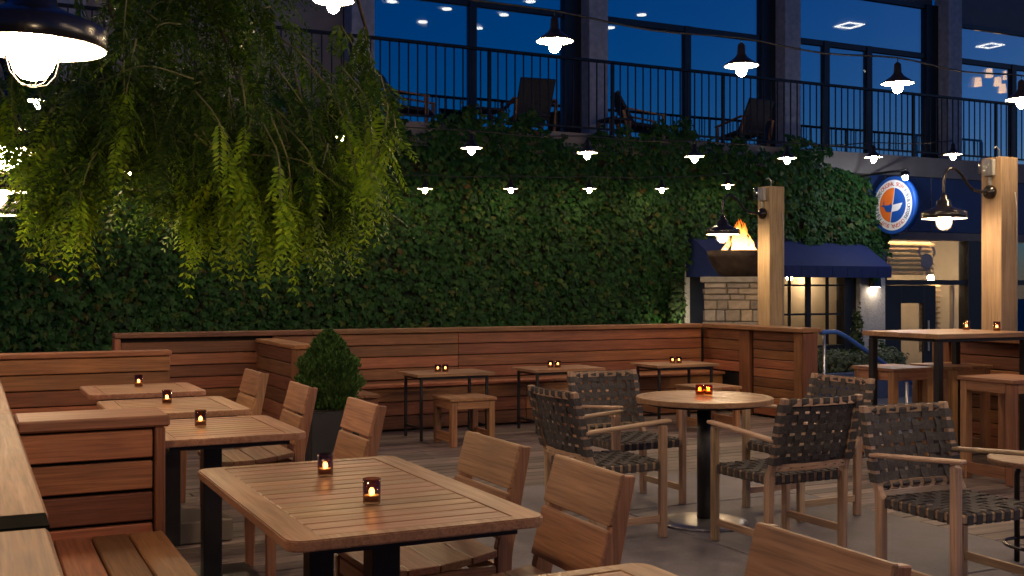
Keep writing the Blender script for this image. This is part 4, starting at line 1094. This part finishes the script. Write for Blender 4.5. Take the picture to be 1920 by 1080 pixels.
# row over the patio
Y1 = 6.4; row = []
for k, px in enumerate((625, 1040, 1390, 1683, 1915)):
    py = (8, 84, 130, 163, 193)[k]; x, z = onY(px, py - 6, Y1); row.append((x, z))
sp = row[1][0] - row[0][0]
row = [(row[0][0] - sp, row[0][1] - .02)] + row + [(row[-1][0] + sp, row[-1][1])]
for i, (x, z) in enumerate(row):
    string_lamp(('dark cone string light over the booth in the patio row', 'dark cone string light tangled in the tree leaves', 'dark cone string light before the first concrete column', 'dark cone string light before the second concrete column', 'dark cone string light before the third concrete column', 'dark cone string light beside the hanging lanterns', 'dark cone string light past the high table')[i], (x, Y1, z), .20, 'string lights over the patio')
pts = []
for i, (x, z) in enumerate(row):
    pts.append((x, Y1, z + .2))
    if i + 1 < len(row): pts.append(((x + row[i + 1][0]) / 2, Y1, (z + row[i + 1][1]) / 2 + .165))
sag_wire('black cable of the string lights passing over the patio', pts)
# two unseen rows of the same lights, added to light the near tables
for j, (yy, lab, lab2) in enumerate(((3.4, 'added dark cone string light of the unseen row over the woven armchairs', 'black cable of the added string lights over the woven armchairs'), (.4, 'added dark cone string light of the unseen row at the open end of the patio', 'black cable of the added string lights at the open end of the patio'))):
    pts = []
    for i in range(5):
        x = 2.9 + i * 1.5; string_lamp(lab, (x, yy, 3.06), .20, 'string lights over the patio'); pts += [(x, yy, 3.26), (x + .8, yy, 3.225)]
    sag_wire(lab2, pts)
# row behind the back bench
Y2 = 11.45; pts = []; prev = None
for k, (px, py) in enumerate(((72, 195), (374, 235), (642, 262), (884, 283), (1101, 292), (1302, 299), (1476, 302), (1638, 300), (1787, 295))):
    x, z = onY(px, py - 5, Y2)
    string_lamp('small bright cone string light in the row behind the back bench', (x, Y2, z), .20, 'string lights behind the back bench')
    if prev: pts.append(((x + prev[0]) / 2, Y2, (z + prev[1]) / 2 + .17))
    pts.append((x, Y2, z + .2)); prev = (x, z)
sag_wire('thin cable of string lights above the back bench', pts)
# row along the ivy
Y3 = 15.25; pts = []; prev = None
for k, (px, py) in enumerate(((240, 325), (440, 338), (635, 350), (797, 357), (958, 357), (1105, 357), (1241, 357), (1365, 350))):
    x, z = onY(px, py - 3, Y3)
    string_lamp('tiny bright string light in the row close along the ivy wall', (x, Y3, z), .20, 'string lights along the ivy wall', .115)
    if prev: pts.append(((x + prev[0]) / 2, Y3, (z + prev[1]) / 2 + .18))
    pts.append((x, Y3, z + .2)); prev = (x, z)
sag_wire('thin cable of string lights along the ivy wall', pts)

# ================================================================== FIRE BOWL ON STONE PEDESTAL
fc = at(1387, 500, 14.4); fa = -math.atan2(.623, .808)
pd = thing('stone_pedestal', 'square stacked stone pedestal with grey capstone behind the deck wall', 'pedestal', (fc.x, fc.y, STREET), fa)
PWD = .88; PH = 1.47 - STREET
board(pd, 'core', -PWD / 2 + .04, PWD / 2 - .04, -PWD / 2 + .04, PWD / 2 - .04, 0, PH - .002, plain('mortar', (.20, .18, .16), .95, 0, .2, 20), 0)
def stonemat():
    m, nt, p = newmat('ledge_stone'); L = nt.links.new
    oi = N(nt, 'ShaderNodeObjectInfo'); rp = ramp(nt, [(0, (.17, .15, .14)), (.25, (.32, .27, .21)), (.5, (.26, .25, .26)), (.75, (.44, .33, .20)), (1, (.36, .33, .30))]); L(oi.outputs['Random'], rp.inputs['Fac'])
    tc = N(nt, 'ShaderNodeTexCoord'); nz = N(nt, 'ShaderNodeTexNoise'); nz.inputs['Scale'].default_value = 14; nz.inputs['Detail'].default_value = 8; L(tc.outputs['Object'], nz.inputs['Vector'])
    mx = N(nt, 'ShaderNodeMixRGB', blend_type='MULTIPLY'); mx.inputs['Fac'].default_value = .7; r2 = ramp(nt, [(.3, (.6, .58, .56)), (.65, (1.1, 1.08, 1.05))]); L(nz.outputs['Fac'], r2.inputs['Fac'])
    L(rp.outputs[0], mx.inputs['Color1']); L(r2.outputs[0], mx.inputs['Color2']); L(mx.outputs[0], p.inputs['Base Color']); p.inputs['Roughness'].default_value = .9
    b = N(nt, 'ShaderNodeBump'); b.inputs['Strength'].default_value = .7; b.inputs['Distance'].default_value = .015; L(nz.outputs['Fac'], b.inputs['Height']); L(b.outputs['Normal'], p.inputs['Normal'])
    MATS['ledge_stone'] = m; return m
SM = stonemat(); z = 0.0; hh = PWD / 2
while z < PH - .03:
    hgt = min(random.choice((.075, .10, .12, .15)), PH - z)
    if PH - z - hgt < .06: hgt = PH - z
    for side in range(2):          # the face toward the deck and one flank
        q = -hh
        while q < hh - .02:
            w = random.uniform(.11, .38); w = hh - q if hh - q - w < .12 else w
            pr = random.uniform(.0, .03)
            if side == 0: board(pd, 'stone', q + .004, q + w - .004, -hh - pr, -hh + .038, z + .004, z + hgt - .004, SM, .010)
            else: board(pd, 'stone', -hh - pr, -hh + .038, q + .042, min(q + w - .004, hh), z + .004, z + hgt - .004, SM, .010) if min(q + w - .004, hh) - q > .08 else None
            q += w
    z += hgt
board(pd, 'capstone', -PWD / 2 - .05, PWD / 2 + .05, -PWD / 2 - .05, PWD / 2 + .05, PH, PH + .072, M_capstone, .008)
BZ = 1.545
bw = thing('fire_bowl', 'wide dark rusty steel bowl on the stone pedestal', 'fire bowl', (fc.x, fc.y, BZ))
MB().lathe([(.20, .0), (.27, .03), (.35, .13), (.405, .25), (.425, .335), (.405, .337), (.38, .25), (.30, .20), (.001, .19)], 48, caps=False).build('bowl', M_bowl, bw)
lv = MB()
for k in range(60):
    a, r = random.uniform(0, 6.28), .33 * math.sqrt(random.random()); lv.ico((r * math.cos(a), r * math.sin(a), .25 + random.uniform(-.02, .05)), random.uniform(.03, .05), 1, (1, 1.1, .7))
o = lv.build('lava_rock', plain('lava_rock', (.04, .03, .028), .9, 0, .4, 30, .5), bw); tag(o, kind='stuff')
fm = bpy.data.materials.new('fire_flame'); fm.use_nodes = True; nt = fm.node_tree; L = nt.links.new; nt.nodes.remove(nt.nodes['Principled BSDF'])
tc = N(nt, 'ShaderNodeTexCoord'); sx_ = N(nt, 'ShaderNodeSeparateXYZ'); L(tc.outputs['Object'], sx_.inputs[0])
mr = N(nt, 'ShaderNodeMapRange'); mr.inputs['From Max'].default_value = .46; L(sx_.outputs['Z'], mr.inputs['Value'])
rp = ramp(nt, [(0, (1, .55, .18)), (.45, (1, .46, .10)), (.8, (1, .26, .03)), (1, (1, .14, .01))]); L(mr.outputs[0], rp.inputs['Fac'])
ms = N(nt, 'ShaderNodeMapRange'); ms.inputs['To Min'].default_value = L_FIRE; ms.inputs['To Max'].default_value = .9; L(mr.outputs[0], ms.inputs['Value'])
lw = N(nt, 'ShaderNodeLayerWeight'); lw.inputs['Blend'].default_value = .5
nz = N(nt, 'ShaderNodeTexNoise'); nz.inputs['Scale'].default_value = 13; nz.inputs['Detail'].default_value = 4; nz.inputs['Distortion'].default_value = 1.2; L(tc.outputs['Object'], nz.inputs['Vector'])
e = N(nt, 'ShaderNodeEmission'); L(rp.outputs[0], e.inputs[0]); L(ms.outputs[0], e.inputs[1])
tr = N(nt, 'ShaderNodeBsdfTransparent')
inv = N(nt, 'ShaderNodeMath', operation='SUBTRACT'); inv.inputs[0].default_value = 1.0; L(lw.outputs['Facing'], inv.inputs[1])
pw = N(nt, 'ShaderNodeMath', operation='POWER'); pw.inputs[1].default_value = 1.6; L(inv.outputs[0], pw.inputs[0])
mt = N(nt, 'ShaderNodeMapRange'); mt.inputs['From Min'].default_value = .38; mt.inputs['From Max'].default_value = .60; mt.inputs['To Min'].default_value = .06; mt.inputs['To Max'].default_value = .85; L(nz.outputs['Fac'], mt.inputs['Value'])
mu = N(nt, 'ShaderNodeMath', operation='MULTIPLY'); L(pw.outputs[0], mu.inputs[0]); L(mt.outputs[0], mu.inputs[1])
mx = N(nt, 'ShaderNodeMixShader'); L(mu.outputs[0], mx.inputs[0]); L(tr.outputs[0], mx.inputs[1]); L(e.outputs[0], mx.inputs[2]); L(mx.outputs[0], nt.nodes['Material Output'].inputs['Surface'])
fl = thing('fire', 'tall orange and yellow flames rising from the steel bowl', 'fire', (fc.x, fc.y, BZ + .28))
for k in range(30):
    a, r = random.uniform(0, 6.28), .25 * math.sqrt(random.random()); hgt = (.54 - 1.3 * r) * random.uniform(.55, 1.0) + .07; w = random.uniform(.022, .05)
    x0, y0 = r * math.cos(a), r * math.sin(a); ph = random.uniform(0, 6)
    path = [(x0 * (1 - .6 * s) + .05 * s * math.sin(ph + s * 8), y0 * (1 - .6 * s) + .05 * s * math.cos(ph + s * 7), hgt * s) for s in [i / 9 for i in range(10)]]
    rad = [w * (.55 + 1.6 * s * (1 - s)) * (1 - s) ** .55 + .002 for s in [i / 9 for i in range(10)]]
    MB().tube(path, rad, 9).build('flame', fm, fl)

# ================================================================== TREE OVER THE BOOTH
TX, TY = -1.35, 5.4
tr_ = thing('locust_tree', 'feathery green tree with drooping branches hanging over the booth tables', 'tree', (TX, TY, STREET))
V0 = Vector((TX, TY, STREET))
trunk = smooth_path([(0, 0, 0), (.05, .02, 1.2), (.0, .05, 2.4), (.12, 0, 3.4)], 5)
MB().tube(trunk, [.16 - .08 * i / (len(trunk) - 1) for i in range(len(trunk))], 12).build('trunk', M_bark, tr_)
def low_edge(px):
    xs = [-260, 0, 60, 120, 200, 235, 330, 350, 420, 520, 640, 690, 735, 745]; ys = [330, 300, 430, 475, 470, 395, 400, 470, 512, 515, 500, 455, 400, 330]
    return float(np.interp(px, xs, ys))
def right_edge(py): return float(np.interp(py, [-300, 0, 120, 200, 330, 400, 515], [640, 668, 690, 720, 745, 735, 640]))
tips = []     # (tip, hanging)
FING = [(365, 455), (385, 480), (420, 503), (455, 470), (478, 430), (515, 507), (545, 470), (562, 495), (600, 470), (622, 492), (650, 488), (668, 460), (700, 430), (722, 405), (735, 372), (728, 340),
        (75, 440), (95, 405), (125, 455), (150, 470), (178, 440), (195, 455), (60, 380), (105, 430), (140, 420), (170, 470), (185, 400), (230, 350), (250, 330)]
for fx_, fy_ in FING:
    d0 = random.uniform(4.1, 4.6) if fx_ < 230 else random.uniform(4.2, 5.2)
    for k in range(5): tips.append((at(fx_ * .965 - 8 + random.gauss(0, 9), fy_ - 66 - abs(random.gauss(0, 26)), d0 + random.gauss(0, .12)), True))
cl = 0
while cl < 34:
    px = random.uniform(-260, 740); lo = low_edge(px) - 115; py = random.uniform(-320, lo)
    if px > right_edge(py) - 75: continue
    if px < 225 and py < 235: continue
    if px < 235 and random.random() < .35: continue
    if py < 110 and random.random() < .55: continue
    if 205 < px < 350 and py > 270: continue
    d0 = random.uniform(4.3, 5.9); cl += 1
    for k in range(5): tips.append((at(px + random.gauss(0, 42), min(lo + 20, py + random.gauss(10, 34)), d0 + random.gauss(0, .2)), False))
for px, py in ((150, 180), (185, 165), (215, 200), (165, 240), (130, 300), (120, 340), (250, 290)):
    for k in range(2): tips.append((at(px + random.gauss(0, 10), py + random.gauss(0, 8), random.uniform(3.9, 4.4)), False))
LV, LF, TIP_V, TIP_F = [], [], [], []; tw = MB(); anchors = []
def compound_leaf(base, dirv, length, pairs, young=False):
    LV_, LF_ = (TIP_V, TIP_F) if young else (LV, LF)
    """one feathery leaf: leaflets in pairs along a drooping midrib"""
    dirv = dirv.normalized(); side = dirv.cross(Vector((0, 0, 1)))
    if side.length < .05: side = Vector((1, 0, 0))
    side.normalize(); side = (Matrix.Rotation(random.uniform(-.8, .8), 3, dirv) @ side); nrm = side.cross(dirv)
    droop = Vector((0, 0, -1)) * length * random.uniform(.15, .7)
    for i in range(pairs):
        s = (i + .6) / pairs; c = base + dirv * length * s + droop * s * s
        ll = .041 * (1 - .5 * abs(s - .4)) * random.uniform(.8, 1.15); lw = ll * .36
        for k in (-1, 1):
            ax = (side * k + dirv * .55 + nrm * random.uniform(-.45, .15) + Vector((0, 0, -.25))).normalized()
            wv = ax.cross(nrm).normalized()
            b = len(LV_); mid = c + ax * ll * .5
            LV_.extend([c, mid + wv * lw * .5, c + ax * ll, mid - wv * lw * .5]); LF_.append((b, b + 1, b + 2, b + 3))
center = Vector((.75, 5.1, 3.0))
LAMPS = [Vector((.15, 3.12, 2.0)), Vector((.15, 5.2, 1.95)), Vector((.15, 7.2, 1.95))]
tips = [t for t in tips if min((t[0] - q).length for q in LAMPS) > .46]
for tp, edge in tips:
    back = (center - tp); back.z = 0
    ln = random.uniform(.35, .7)
    bk = random.uniform(.15, .4) if edge else random.uniform(.6, 1.0)
    az = random.uniform(0, 6.28); sw = random.uniform(.05, .3)
    st_ = tp + back.normalized() * ln * bk * min(1, back.length) + Vector((sw * math.cos(az), sw * math.sin(az), ln * (random.uniform(.6, .9) if edge else random.uniform(.1, .55))))
    midp = (st_ + tp) / 2 + (tp - center) * .05 + Vector((0, 0, .09))
    crv = smooth_path([st_, midp, tp], 5)
    tw.tube([p - V0 for p in crv], [.0045 - .003 * i / (len(crv) - 1) for i in range(len(crv))], 4)
    nl = random.randint(8, 11)
    for j in range(nl):
        s = j / (nl - 1); q = crv[min(len(crv) - 1, int(s * (len(crv) - 1) + .5))]; dirc = (crv[-1] - crv[0]).normalized()
        out = Vector((random.gauss(0, 1), random.gauss(0, 1), random.gauss(-.35, .35))).normalized()
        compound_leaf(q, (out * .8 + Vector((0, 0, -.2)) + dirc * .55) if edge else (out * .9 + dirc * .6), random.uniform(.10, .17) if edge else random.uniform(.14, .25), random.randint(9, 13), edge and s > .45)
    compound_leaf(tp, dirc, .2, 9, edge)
tw.build('twigs', M_twig, tr_)['kind'] = 'stuff'
la = np.array([tuple(v - V0) for v in LV]); lf = np.array(LF)
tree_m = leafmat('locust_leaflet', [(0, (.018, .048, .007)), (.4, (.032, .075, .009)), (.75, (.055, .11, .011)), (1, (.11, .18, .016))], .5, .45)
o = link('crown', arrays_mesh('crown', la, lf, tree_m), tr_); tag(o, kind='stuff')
young_m = leafmat('young_locust_leaflet', [(0, (.10, .20, .010)), (.5, (.17, .29, .012)), (1, (.27, .40, .016))], .5, .45)  # lamp light on the hanging tips put into a brighter leaf colour
o = link('young_leaves', arrays_mesh('young_leaves', np.array([tuple(v - V0) for v in TIP_V]), np.array(TIP_F), young_m), tr_); tag(o, kind='stuff')
# limbs reaching from the trunk to the hanging sprays
for j, (e_, k_) in enumerate((((1.0, 4.5, 3.3), .045), ((1.5, 5.0, 3.1), .04), ((.5, 5.6, 3.2), .04), ((1.35, 5.5, 2.75), .03), ((.35, 4.7, 2.9), .03), ((.9, 4.9, 2.7), .026))):
    ee = Vector(e_) - V0; s0 = trunk[-1 - (j % 4)]
    pth = smooth_path([s0, s0.lerp(ee, .45) + Vector((0, 0, .35)), ee], 6)
    pth += [ee + Vector((.12, .03, -.22)), ee + Vector((.2, .02, -.5))]
    MB().tube(pth, [k_ * (1 - .8 * i / (len(pth) - 1)) for i in range(len(pth))], 8).build('limb', M_bark, tr_)
